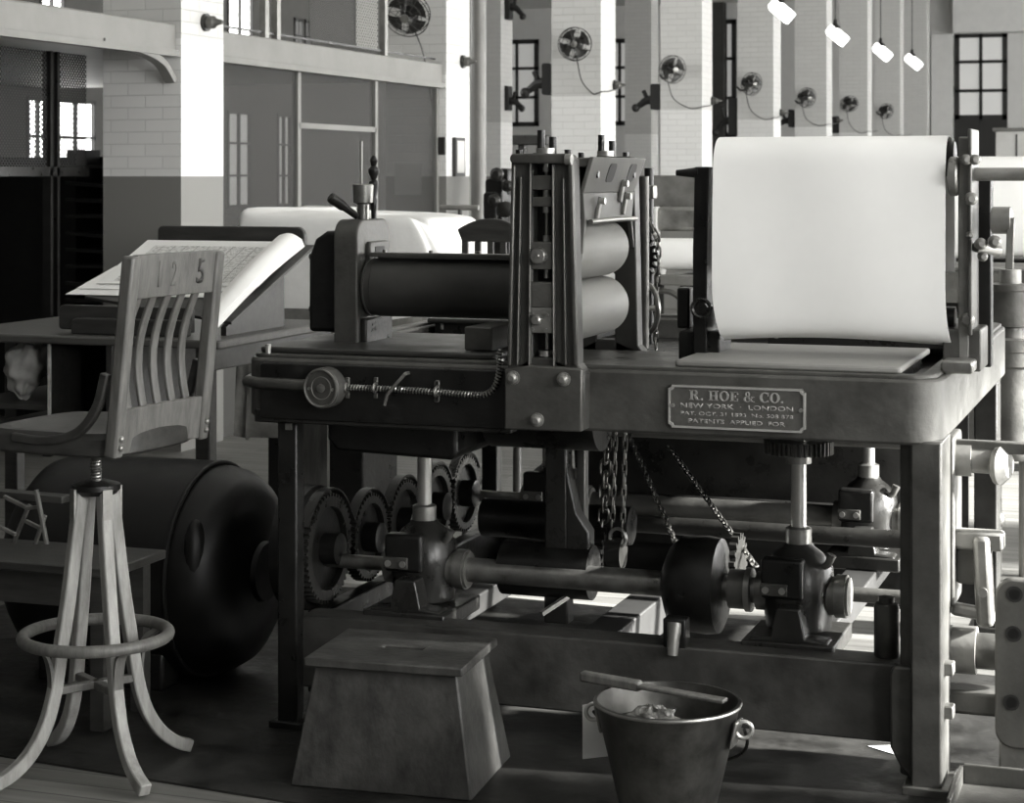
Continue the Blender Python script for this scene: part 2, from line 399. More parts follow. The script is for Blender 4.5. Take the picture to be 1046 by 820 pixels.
# right wall: window bays (some closed by added panes that keep the sun out, others open)
bays = [(-2.9, -0.1, 1), (1.1, 3.9, 1), (5.35, 8.35, 0), (9.2, 12.2, 0), (13.2, 16.2, 0), (17.2, 20.2, 0), (21.2, 24.2, 1), (25.2, 28.2, 1), (29.2, 32.2, 1), (33.2, 36.2, 1), (37.2, 40.2, 1)]
w = MB(); y = YB
for a, b, fr in bays:
    w.box(XR, y, 0, XR+0.25, a, ZC); w.box(XR, a, 0, XR+0.25, b, 0.9); w.box(XR, a, 3.7, XR+0.25, b, ZC); y = b
w.box(XR, y, 0, XR+0.25, YF, ZC)
struct(w.build('wall_right', 'wall'), 'window wall facing the columns')
for i, (a, b, fr) in enumerate(bays):
    f = MB()
    for q in (a, (a+b)/2-0.03, b-0.06): f.box(XR+0.08, q, 0.9, XR+0.14, q+0.06, 3.7)
    for z in (0.9, 2.27, 3.64): f.box(XR+0.08, a, z, XR+0.14, b, z+0.06)
    o = struct(f.build('window_%d' % (i+10), 'frame_dk'), 'tall sash window in the side wall')
    if fr:
        MB().box(XR+0.10, a, 0.9, XR+0.12, b, 3.7).build('pane', 'cream_dim', o)  # unseen opaque pane, added to stop the sun at this bay
    else:
        MB().box(XR+0.15, a-.02, 3.26, XR+0.17, b+.02, 3.75).build('sun_blocker', 'cream_dim', o)  # unseen board added to keep the sun off the press top

# columns
W2, DP = 0.485, 0.49
for n in range(9):
    y = YC0+DC*n
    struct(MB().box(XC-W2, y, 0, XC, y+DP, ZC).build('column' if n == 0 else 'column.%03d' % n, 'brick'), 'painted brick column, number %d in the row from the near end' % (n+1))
XC2 = -9.0
for n, y in enumerate((25.37, 33.37)):
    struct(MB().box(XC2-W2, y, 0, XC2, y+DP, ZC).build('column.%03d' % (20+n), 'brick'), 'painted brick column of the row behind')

# mezzanine edge beam and gallery floor over the left bay
struct(MB().box(-8.5, 4.0, 2.20, XC-0.13, YC0+DC, 2.28).build('slab', 'cream_dim'), 'gallery floor over the store')
for a, b, nm in ((4.0, YC0, 2), (YC0+DP, YC0+DC, 3)):
    t = MB().box(XC-0.13, a, 2.18, XC-0.03, b, 2.33); struct(t.build('beam', 'beam_paint', bevel=0.01), 'white gallery edge beam between the columns')
    t = MB().box(XC-0.06, a, 2.15, XC-0.005, b, 2.185); struct(t.build('trim_%d' % nm, 'beam_paint'), 'moulding under the gallery beam')
bp = MB().ribbon(bez([(XC-0.05, YC0-0.75, 2.185), (XC-0.05, YC0-0.42, 2.17), (XC-0.05, YC0-0.16, 2.12), (XC-0.05, YC0-0.02, 2.02)], 8), (1, 0, 0), 0.06, 0.035)
struct(bp.build('trim_4', 'beam_paint'), 'curved white bracket from the gallery beam to the column')

# wall of the store in the left bay, with daylit windows
XW = -8.5
wins = [(atx(57, 82, XW).y, atx(97, 82, XW).y, 1.2, 2.12), (atx(27, 82, XW).y, atx(50, 82, XW).y, 1.2, 2.12), (atx(232, 82, XW).y, atx(256, 82, XW).y, 1.2, 2.12), (atx(283, 82, XW).y, atx(297, 82, XW).y, 1.2, 2.12),
        (atx(232, 0, XW).y, atx(258, 0, XW).y, 2.55, 3.6), (atx(300, 0, XW).y, atx(309, 0, XW).y, 2.55, 3.1), (atx(311, 0, XW).y, atx(318, 0, XW).y, 2.55, 3.1), (atx(40, 0, XW).y, atx(66, 0, XW).y, 2.36, 3.3)]
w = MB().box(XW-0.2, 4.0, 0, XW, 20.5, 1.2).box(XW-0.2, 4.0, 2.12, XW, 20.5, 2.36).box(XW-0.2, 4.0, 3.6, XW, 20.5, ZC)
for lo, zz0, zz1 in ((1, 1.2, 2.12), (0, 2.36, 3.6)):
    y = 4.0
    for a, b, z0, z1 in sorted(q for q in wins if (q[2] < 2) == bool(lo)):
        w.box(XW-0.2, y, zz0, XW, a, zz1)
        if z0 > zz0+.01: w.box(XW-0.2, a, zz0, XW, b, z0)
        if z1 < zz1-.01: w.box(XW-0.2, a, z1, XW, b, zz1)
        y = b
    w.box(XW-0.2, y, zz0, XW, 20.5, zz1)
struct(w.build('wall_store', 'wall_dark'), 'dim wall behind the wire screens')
for i, (a, b, z0, z1) in enumerate(wins):
    f = MB().box(XW-0.02, a, z0, XW+0.012, a+0.03, z1).box(XW-0.02, b-0.03, z0, XW+0.012, b, z1).box(XW-0.02, a, z1-0.03, XW+0.012, b, z1).box(XW-0.02, a, z0, XW+0.012, b, z0+0.03)
    k = 3
    for j in range(1, k): f.box(XW-0.02, a, z0+(z1-z0)*j/k-0.01, XW+0.012, b, z0+(z1-z0)*j/k+0.01)
    f.box(XW-0.02, (a+b)/2-0.01, z0, XW+0.012, (a+b)/2+0.01, z1)
    o = struct(f.build('window_%d' % (i+30), 'frame_dk'), 'bright small-paned window of the store')
    MB().box(XW-0.03, a, z0, XW-0.02, b, z1).build('pane', 'glass_day' if i in (0, 1, 4, 5, 6, 7) else 'glass_dim', o)

# wire screen partition between the first two columns
XS = XC-0.075
ya, yb, yc, yd = YC0+DP, atx(303, 150, XS).y, atx(382, 150, XS).y, YC0+DC-0.03
def zat(px, py, Y): return aty(px, py, Y).z
pt = thing('wire_partition', (XS, ya, 0), 'dark wire screen partition in a pale frame, between the two nearest brick columns', 'partition')
for y in (yb, yc, yd): MB().box(XS-0.02, y-0.022, 0, XS+0.02, y+0.022, 2.15).build('post', 'beam_paint', pt)
MB().box(XS-0.02, yb, 1.80, XS+0.02, yc, 1.835).build('cross_rail', 'beam_paint', pt)
for a, b in ((ya, yb), (yb, yc), (yc, yd)):
    MB().box(XS-0.004, a, 0.9, XS+0.004, b, 2.15).build('screen_panel', 'mesh_dark', pt)
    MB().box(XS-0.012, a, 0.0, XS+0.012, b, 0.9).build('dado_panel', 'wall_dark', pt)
# railing above the gallery beam
rl = thing('gallery_railing', (XC-0.08, YC0+DP, 2.33), 'thin iron railing with wire panel on the gallery between columns', 'railing')
MB().box(XC-0.09, ya, 2.36, XC-0.075, yd, 2.372).build('rail', 'iron', rl)
for px in (270, 282, 392):
    y = atx(px, 20, XC-0.08).y; MB().box(XC-0.10, y-0.025, 2.33, XC-0.06, y+0.025, 3.4).build('post', 'iron_grey', rl)
MB().box(XC-0.085, atx(364, 10, XC-0.08).y, 2.36, XC-0.08, atx(386, 10, XC-0.08).y, 3.3).build('wire_panel', 'mesh_bright', rl)
MB().box(XC-0.095, atx(318, 10, XC-0.08).y, 2.36, XC-0.09, atx(364, 10, XC-0.08).y, 3.3).build('screen_panel', 'mesh_dark', rl)
# lattice on the near side of the store, left of the first column
lt = thing('lattice_screen', (XC-0.3, 7.0, 0), 'diamond wire lattice under the gallery, left of the first brick column', 'screen')
MB().box(XC-0.60, 6.4, 1.55, XC-0.59, YC0+0.0, 2.17).build('wire_lattice', 'mesh_store', lt)
MB().box(XC-0.62, 6.4, 1.50, XC-0.57, YC0, 1.55).build('bottom_rail', 'iron_black', lt)
for y in (atx(48, 100, XC-0.6).y, atx(55, 100, XC-0.6).y): MB().box(XC-0.62, y-0.012, 0.0, XC-0.57, y+0.012, 2.17).build('post', 'iron_black', lt)
# slatted rack below the lattice
rk = thing('slatted_rack', (-6.6, 10.4, 0), 'black slatted storage rack below the lattice, beside the first brick column', 'rack')
x0, x1 = aty(18, 250, 9.6).x, aty(108, 250, 9.6).x
MB().box(x0-1.2, 10.41, 0, x1+0.3, 10.45, 1.62).build('back_board', 'black', rk)
for x in (x0-0.9, x0, x1+0.2): MB().box(x, 10.12, 0, x+0.06, 10.4, 1.66).build('upright', 'black', rk)
for k in range(13):
    z = 0.35+0.1*k
    MB().hexa([(x0, 10.10, z), (x1+0.2, 10.10, z-0.03*(k % 3)), (x1+0.2, 10.4, z-0.03*(k % 3)), (x0, 10.4, z), (x0, 10.10, z+0.02), (x1+0.2, 10.10, z+0.02-0.03*(k % 3)), (x1+0.2, 10.4, z+0.02-0.03*(k % 3)), (x0, 10.4, z+0.02)]).build('slat', 'wood_dark', rk)

# far windows and the tall glazed door in the end wall
def far_window(px0, px1, py0, py1, cols, rows, name, label, low=None):
    a, b = aty(px0, py0, YF-0.05), aty(px1, py1, YF-0.05); fw = 0.11
    f = MB().box(a.x, YF-0.06, b.z, a.x+fw, YF-0.002, a.z).box(b.x-fw, YF-0.06, b.z, b.x, YF-0.002, a.z).box(a.x, YF-0.06, a.z-fw, b.x, YF-0.002, a.z).box(a.x, YF-0.06, b.z, b.x, YF-0.002, b.z+fw)
    for i in range(1, cols): x = a.x+(b.x-a.x)*i/cols; f.box(x-0.035, YF-0.06, b.z, x+0.035, YF-0.002, a.z)
    for j in range(1, rows): z = b.z+(a.z-b.z)*j/rows; f.box(a.x, YF-0.06, z-0.035, b.x, YF-0.002, z+0.035)
    o = struct(f.build(name, 'frame_dk'), label)
    MB().box(a.x, YF-0.03, b.z, b.x, YF-0.004, a.z).build('pane', 'glass_dim', o)
    if low:
        c = aty(px0, low, YF-0.05); MB().box(a.x, YF-0.06, c.z, b.x, YF-0.002, b.z).build('panel', 'frame_dk', o)
    return o
far_window(975, 1029, 34, 122, 2, 3, 'door_1', 'tall glazed door with dark frame in the end wall', 180)
far_window(506, 550, 41, 129, 2, 3, 'window_1', 'dark framed window in the end wall beyond the second column')
far_window(610, 656, 40, 128, 2, 3, 'window_2', 'dark framed window in the end wall beyond the third column')
far_window(738, 752, 20, 140, 1, 3, 'window_3', 'sliver of window beyond the fourth column')
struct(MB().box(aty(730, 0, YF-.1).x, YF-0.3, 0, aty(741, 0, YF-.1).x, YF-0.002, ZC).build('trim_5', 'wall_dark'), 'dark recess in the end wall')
struct(MB().box(aty(952, 0, YF-.1).x, YF-0.25, 0, aty(974, 0, YF-.1).x, YF-0.002, zb).build('trim_6', 'cream'), 'white pilaster beside the glazed door')

# grey steam pipe beside the second column
x, y = -5.1, 14.6
q = aty(489, 100, y)
pp = MB().cyl((q.x, y, 0), (q.x, y, ZC), 0.062); struct(pp.build('trim_7', 'pipe'), 'round grey pipe rising beside the second brick column')
pp = MB().cyl((q.x-0.13, y+0.1, 0), (q.x-0.13, y+0.1, ZC), 0.04); struct(pp.build('trim_8', 'pipe'), 'thin dark pipe beside the grey one')

# wall fans
def wall_fan(c, R, yaw, pitch, label, cord_to, yface=0.0):
    t = thing('wall_fan', (c.x, c.y, c.z), label, 'fan', 0, 'wire caged fans on the brick columns')
    Rm = Matrix.Translation(c) @ Matrix.Rotation(yaw, 4, 'Z') @ Matrix.Rotation(pitch, 4, 'X')
    def put(mb): mb.bm.transform(Rm); return mb
    cg = MB()
    for r, yy, th in ((R, 0.0, 0.004), (R*0.72, -0.035, 0.0028), (R*0.4, -0.05, 0.0028), (R*0.97, 0.06, 0.004)): cg.torus((0, yy, 0), (0, 1, 0), r, th, 28, 5)
    for k in range(14):
        a = 2*PI*k/14; ca, sa = math.cos(a), math.sin(a)
        cg.tube([(R*.18*ca, -0.055, R*.18*sa), (R*.4*ca, -0.05, R*.4*sa), (R*.72*ca, -0.035, R*.72*sa), (R*ca, 0, R*sa), (R*.97*ca, 0.06, R*.97*sa), (R*.3*ca, 0.09, R*.3*sa)], 0.0022, 4)
    put(cg).build('cage', 'iron', t)
    put(MB().lathe([(0.01, -0.06), (R*.2, -0.055), (R*.2, -0.045), (0.01, -0.042)], (0, 0, 0), (0, 1, 0), 16)).build('badge', 'steel_dull', t)
    for k in range(4):
        a = PI/2*k+0.5; bl = MB()
        def fn(u, v, a=a):
            r = R*(0.16+0.72*u); wd = (v-0.5)*(0.55+0.75*u); tw = 0.5
            return Vector((r*math.cos(a+wd), 0.012+math.sin(tw)*(v-.5)*0.07, r*math.sin(a+wd)))
        bl.sheet(fn, 5, 4, 0.003); put(bl).build('blade', 'iron', t)
    put(MB().lathe([(0.02, 0.03), (R*.34, 0.05), (R*.42, 0.10), (R*.40, 0.17), (R*.22, 0.21)], (0, 0, 0), (0, 1, 0), 20)).build('motor', 'iron_black', t)
    put(MB().tube([(0, 0.13, -R*.3), (0, 0.15, -R*.7), (0, 0.24, -R*.8), (0, 0.31, -R*.6)], 0.014, 8)).build('bracket', 'iron_black', t)
    if cord_to is not None:
        p0 = Rm @ Vector((0, 0.12, -R*.9)); p2 = Vector(cord_to); yf = yface-0.012
        zlow = min(p0.z, p2.z)-0.07; xl = XC-p0.x
        pts = [p0, Vector((p0.x+xl*.12, (p0.y+yf)/2, p0.z-(p0.z-zlow)*.62)), Vector((p0.x+xl*.55, yf, zlow+0.015)), Vector((XC-0.04, yf, zlow+0.012)), Vector((XC+0.012, yf+0.01, zlow+.03)), Vector((XC+0.015, (yf+p2.y)/2, p2.z-.03)), p2] if p2.x > XC else [p0, p0.lerp(p2, .35)+Vector((0.03, 0, 0)), p2]
        MB().tube(bez(pts, 8), 0.006, 5).build('cord', 'iron', t)
    return t
fan_labels = ['large wire caged fan high on the second brick column, above the wire partition', 'round wire caged fan on the third brick column, nearest one facing straight out',
              'wire caged fan turned aside on the fourth brick column', 'wire caged fan on the fifth brick column, above the white paper roll', 'wire caged fan on the sixth brick column',
              'wire caged fan on the seventh brick column', 'small distant wire caged fan on the last visible brick column']
fpos = [(415, 16, 0.17), (587, 45, 0.155), (688, 71, 0.155), (769, 86, 0.15), (825, 100, 0.15), (868, 107, 0.15), (906, 114, 0.15)]
cords = [(447, 120, 1), (632, 105, 0), (729, 108, 0), None, None, None, None]
switchpx = [(472, 63), (627, 87), (727, 103), (797, 115), (854, 123), (896, 131), (930, 135)]
for i, (px, py, R) in enumerate(fpos):
    y = YC0+DC*(i+1); c = aty(px, py, y-0.33)
    yaw, pitch = ((0.1, 0.55), (0.15, 0.1), (0.75, 0.15), (0.9, 0.2), (0.8, 0.2), (0.5, 0.6), (0.8, 0.3))[i]
    if i == 0: ct = aty(443, 118, y-0.03)
    else:
        ct = atx(switchpx[i][0], switchpx[i][1], XC)+Vector((0.02, -0.02, -0.04))
    wall_fan(c, R, yaw, pitch, fan_labels[i], ct, y)
# switch bosses on the lit faces of the columns
sw_l = ['round porcelain switch on the lit face of the nearest brick column'] + ['round dark switch on the lit face of the %s brick column' % n for n in ('second', 'third', 'fourth', 'fifth', 'sixth')]
for i, (px, py) in enumerate([(209, 23)]+switchpx[:5]):
    p = atx(px, py, XC); t = thing('switch', p, sw_l[i], 'switch', 0, 'round switches on the column sides')
    MB().cyl((XC, p.y, p.z), (XC+0.02, p.y, p.z), 0.05, n=18).build('base_plate', 'iron', t)
    MB().lathe([(0.036, 0.02), (0.036, 0.06), (0.02, 0.075), (0.012, 0.11), (0.004, 0.115)], (XC, p.y, p.z), (1, 0, 0), 16).build('knob', 'iron_frame', t)
# black iron bracket arms on column sides
br_l = ['black iron bracket arm on a rear column, seen beyond the second brick column', 'black iron bracket arm on the side of the third brick column', 'black iron bracket arm on the side of the fourth brick column',
        'black iron bracket arm on the side of the fifth brick column', 'black iron box on the side of the sixth brick column', 'black iron bracket high on a rear column, cut by the top of the photo', 'black iron box on the side of the seventh brick column']
for i, (px0, px1, py0, py1, sd, Y) in enumerate([(511, 521, 88, 113, 1, 25.6), (556, 565, 65, 97, -1, 17.5), (666, 676, 86, 112, -1, 21.5), (745, 754, 100, 138, -1, 25.5), (806, 812, 112, 130, -1, 29.5), (511, 522, -12, 20, 1, 25.6), (850, 858, 119, 136, -1, 33.5)]):
    a, b = aty(px0, py0, Y), aty(px1, py1, Y); t = thing('wall_mount', ((a.x+b.x)/2, Y, b.z), br_l[i], 'bracket', 0, 'black iron brackets on the columns')
    zc = (a.z+b.z)/2; h = a.z-b.z; xx = b.x if sd > 0 else a.x
    MB().prism(rrect(a.x, b.z, b.x, a.z, 0.02, 3), 'xz', Y-0.08, Y+0.1).build('box', 'black', t)
    L = 0.16
    MB().tube([(xx-sd*0.02, Y, zc-h*.1), (xx+sd*L*.5, Y, zc-h*.15), (xx+sd*L, Y, zc-h*.35)], [0.06, 0.045, 0.035], 8).build('arm', 'black', t)
    MB().sphere((xx+sd*L*1.15, Y-0.03, zc-h*.42), 0.05, n=10, k=6).build('knob', 'black', t)
    MB().tube([(xx+sd*L*.3, Y, zc-h*.1), (xx+sd*L*.55, Y-0.05, zc+h*.25)], 0.024, 6).build('lever', 'black', t)

# hanging lamps
XLm = -4.6
lamp_l = ['nearest lit hanging lamp, half cut by the top of the photo', 'lit hanging lamp before the sixth brick column', 'lit hanging lamp, third of the row from the near end', 'lit hanging lamp, farthest of the row']
for i, (px, py) in enumerate([(798, 11), (855, 36), (901, 53), (933, 63)]):
    p = atx(px, py, XLm); t = thing('hanging_lamp', p, lamp_l[i], 'lamp', 0, 'lit lamps hanging in a row')
    d = Vector((RT.x*.75, RT.y*.75, -0.62)).normalized()
    p0, p1 = p-d*0.16, p+d*0.16
    MB().lathe([(0.055, 0), (0.085, 0.05), (0.088, 0.28), (0.078, 0.32), (0.02, 0.325)], p0, d, 20).build('glass', 'lamp', t)
    top = p+Vector((0, 0, 0.10))
    MB().lathe([(0.03, 0), (0.075, 0.015), (0.06, 0.05), (0.03, 0.07), (0.025, 0.14)], p-d*0.03+Vector((0, 0, 0.06)), (0, 0, 1), 16).build('socket', 'iron_black', t)
    MB().cyl(p-d*0.03+Vector((0, 0, 0.19)), (p.x-d.x*0.03, p.y-d.y*.03, ZC), 0.009, n=6).build('cord', 'iron', t)
# framed notice and dark band on the second column, paper notice on the screen
p = atx(470, 160, XC); t = thing('framed_notice', p, 'small framed notice hung on the lit face of the second brick column', 'notice')
y0 = YC0+DC+0.12
MB().box(XC+0.002, y0, 1.50, XC+0.03, y0+0.2, 1.79).build('frame', 'frame_dk', t); MB().box(XC+0.03, y0+0.025, 1.525, XC+0.034, y0+0.175, 1.765).build('sheet', 'cream_dim', t)
a, b = aty(447, 140, YC0+DC-0.03), aty(462, 158, YC0+DC-0.03)
tag(MB().box(a.x, YC0+DC-0.03, b.z, XC+0.0, YC0+DC-0.004, a.z).build('meter_box', 'frame_dk', bevel=0.006), 'dark box on the corner of the second brick column beside the framed notice', 'box')
a, b = aty(403, 167, YC0+DC-0.02), aty(430, 199, YC0+DC-0.02)
tag(MB().box(a.x, YC0+DC-0.02, b.z, b.x, YC0+DC-0.006, a.z).build('hanging_notice', 'cream_dim'), 'paper notice on the second brick column, seen through the wire screen', 'notice')

# ================================================================ THE PRESS
PX0, PX1, PY0, PY1 = -2.42, -0.562, 4.74, 6.60       # footprint
ZB, ZT = 0.849, 1.008                               # bed frame bottom and top
FY = 4.69                                           # front face of the front standard
LX, RX = -2.03, -0.968                              # shaft housings
press = thing('printing_press', ((PX0+PX1)/2, (PY0+PY1)/2, 0), 'large iron printing press with a nameplate and a broad white paper loop', 'printing press')
def F(px, py, Y=FY):
    p = aty(px, py, Y); return (p.x, p.z)
# bed frame: deep ring with rounded corners, top lip and floor
o = MB().frame(rrect(PX0, PY0, PX1, PY1, (0.085, 0.085, 0.05, 0.05)), rrect(PX0+0.06, PY0+0.06, PX1-0.06, PY1-0.06, (0.03,)*4), 'xy', ZB, ZT).build('bed_frame', 'iron_frame', press, 0.008)
MB().box(PX0+0.05, PY0+0.05, ZB+0.02, PX1-0.05, PY1-0.05, ZB+0.09).build('bed_floor', 'iron_black', press)
MB().frame(rrect(PX0+0.012, PY0+0.012, PX1-0.012, PY1-0.012, (0.075, 0.075, 0.04, 0.04)), rrect(PX0+0.05, PY0+0.05, PX1-0.05, PY1-0.05, (0.035,)*4), 'xy', ZT-0.002, ZT+0.010).build('top_lip', 'iron_frame', press, 0.003)
# dark plate laid over the left half of the front to imitate its shade
MB().prism(rrect(PX0+0.05, ZB-0.004, F(518, 400)[0], ZT-0.012, 0.008, 3), 'xz', PY0-0.010, PY0+0.002).build('front_shade_plate', 'iron_black', press, 0.003)
MB().prism([(PX0+0.03, ZB-0.015), (F(516, 0)[0], ZB-0.015), (F(516, 0)[0], ZB+0.02), (PX0+0.03, ZB+0.02)], 'xz', PY0-0.004, PY0+0.05).build('lower_flange', 'iron', press, 0.004)
# legs
def leg(x0, x1, y0, y1, web, mname):
    m = MB().box(x0, y0, 0.0, x1, y0+0.045, ZB+0.01)
    wx = x1-0.035 if web > 0 else x0
    m2 = MB().box(wx, y0+0.04, 0.0, wx+0.035, y1, ZB+0.01)
    l = m.build('leg', mname, press, 0.006); m2.build('web', mname, l, 0.004)
    MB().box(x0-0.02, y0-0.015, 0.0, x1+0.02, y1, 0.025).build('foot', mname, l, 0.004)
    return l
xr0, xr1 = aty(930, 600, 4.75).x, aty(962, 600, 4.75).x
lr = leg(xr0, xr1, 4.75, 4.93, 1, 'iron_frame')
MB().prism([(xr0-0.035, 0.03), (xr0+0.002, 0.02), (xr0+0.002, ZB), (xr0-0.035, ZB)], 'xz', 4.82, 4.93).build('inner_web', 'iron_frame', lr, 0.004)
MB().prism(rrect(xr0-0.055, 0.24, xr0+0.0, 0.075, 0.0, 1) if False else [(xr0-0.055, 0.10), (xr0-0.03, 0.055), (xr0, 0.02), (xr0, 0.30), (xr0-0.045, 0.30), (xr0-0.055, 0.285)], 'xz', 4.79, 4.84).build('gusset', 'iron_frame', lr, 0.006)
for z in (0.30, 0.195): MB().box(xr1-0.002, 4.80, z-0.016, xr1+0.022, 4.84, z+0.016).build('bolt', 'steel_dull', lr, 0.004)
ll = leg(aty(283, 600, 4.76).x, aty(303, 600, 4.76).x, 4.76, 4.86, -1, 'iron_black')
MB().box(aty(291, 430, 4.75).x, 4.752, ZB-0.035, aty(297, 430, 4.75).x, 4.762, ZB-0.018).build('lug', 'steel_dull', ll)
leg(-0.66, -0.585, 6.50, 6.62, 1, 'iron'); leg(-2.38, -2.32, 6.50, 6.60, -1, 'iron_black')
# lower rails and cross beams
RY0, RY1, RZ = 4.85, 4.965, 0.290
o = MB().prism([(aty(306, 0, RY0).x, 0.095), (xr0+0.01, 0.095), (xr0+0.01, RZ), (aty(306, 0, RY0).x, RZ)], 'xz', RY0, RY1).build('lower_rail', 'rail_iron', press, 0.006)
MB().box(-2.33, 6.42, 0.08, -0.60, 6.50, 0.26).build('lower_rail', 'iron_black', press, 0.006)
MB().box(-2.335, RY1-.01, 0.05, -2.28, 6.43, 0.28).build('side_rail', 'iron_black', press, 0.006)
for x in (LX, RX): MB().box(x-0.05, RY1-0.02, 0.20, x+0.05, 6.43, 0.262).build('cross_beam', 'black', press, 0.005)
MB().box(-1.56, RY1-0.02, 0.15, -1.46, 6.43, 0.262).build('cross_beam', 'black', press, 0.005)
# rear guard
MB().prism([(-2.28, 0.60), (aty(585, 0, 6.52).x, 0.60), (aty(590, 0, 6.52).x, 0.31), (-0.68, 0.31), (-0.68, ZB), (-2.28, ZB)], 'xz', 6.52, 6.54).build('rear_guard', 'iron', press, 0.003)
MB().prism(rrect(aty(600, 0, 6.3).x, 0.26, aty(900, 0, 6.3).x, 0.42, 0.03), 'xz', 6.36, 6.40).build('rear_panel', 'iron_black', press)

# planks with plates
def plank(x0, x1, y0, y1, face_mat):
    p = MB().box(x0+0.02, y0+0.025, ZT-0.03, x1-0.02, y1-0.02, ZT+0.012).build('plank', 'iron', press, 0.003)
    MB().prism(rrect(x0, y0, x1, y1, 0.012, 3), 'xy', ZT+0.010, ZT+0.026).build('plate', face_mat, p, 0.005)
    for x in (x0+0.05, x1-0.05):
        MB().cyl((x, y0+0.015, ZT-0.01), (x, y0+0.015, ZT+0.012), 0.006, n=10).build('stud', 'steel_dull', p)
    return p
plank(aty(689, 368, 4.78).x, aty(921, 381, 4.78).x, 4.775, 5.34, 'plate')
plank(aty(266, 352, 4.79).x, aty(506, 360, 4.79).x, 4.785, 5.36, 'plate_dark')
plank(-2.36, -1.76, 5.92, 6.50, 'plate_dark'); plank(-1.25, -0.65, 5.92, 6.50, 'plate_dark')
MB().cyl(F(274, 345, 4.765)[:1]+(4.765,)+(ZT,), F(274, 345, 4.765)[:1]+(4.765,)+(ZT+0.035,), 0.008, n=12).build('corner_stud', 'steel', press)
# guide block at the right end of the inked plate
a, b = F(490, 331, 4.95), F(518, 352, 4.95)
MB().prism(rrect(a[0], ZT+0.028, b[0], ZT+0.092, 0.006, 3), 'xz', 4.83, 5.02).build('guide_block', 'iron_frame', press, 0.004)

MB().box(-1.70, 4.80, ZT-0.03, -1.24, 5.24, ZT+0.004).build('track_plate', 'iron_frame', press, 0.003)
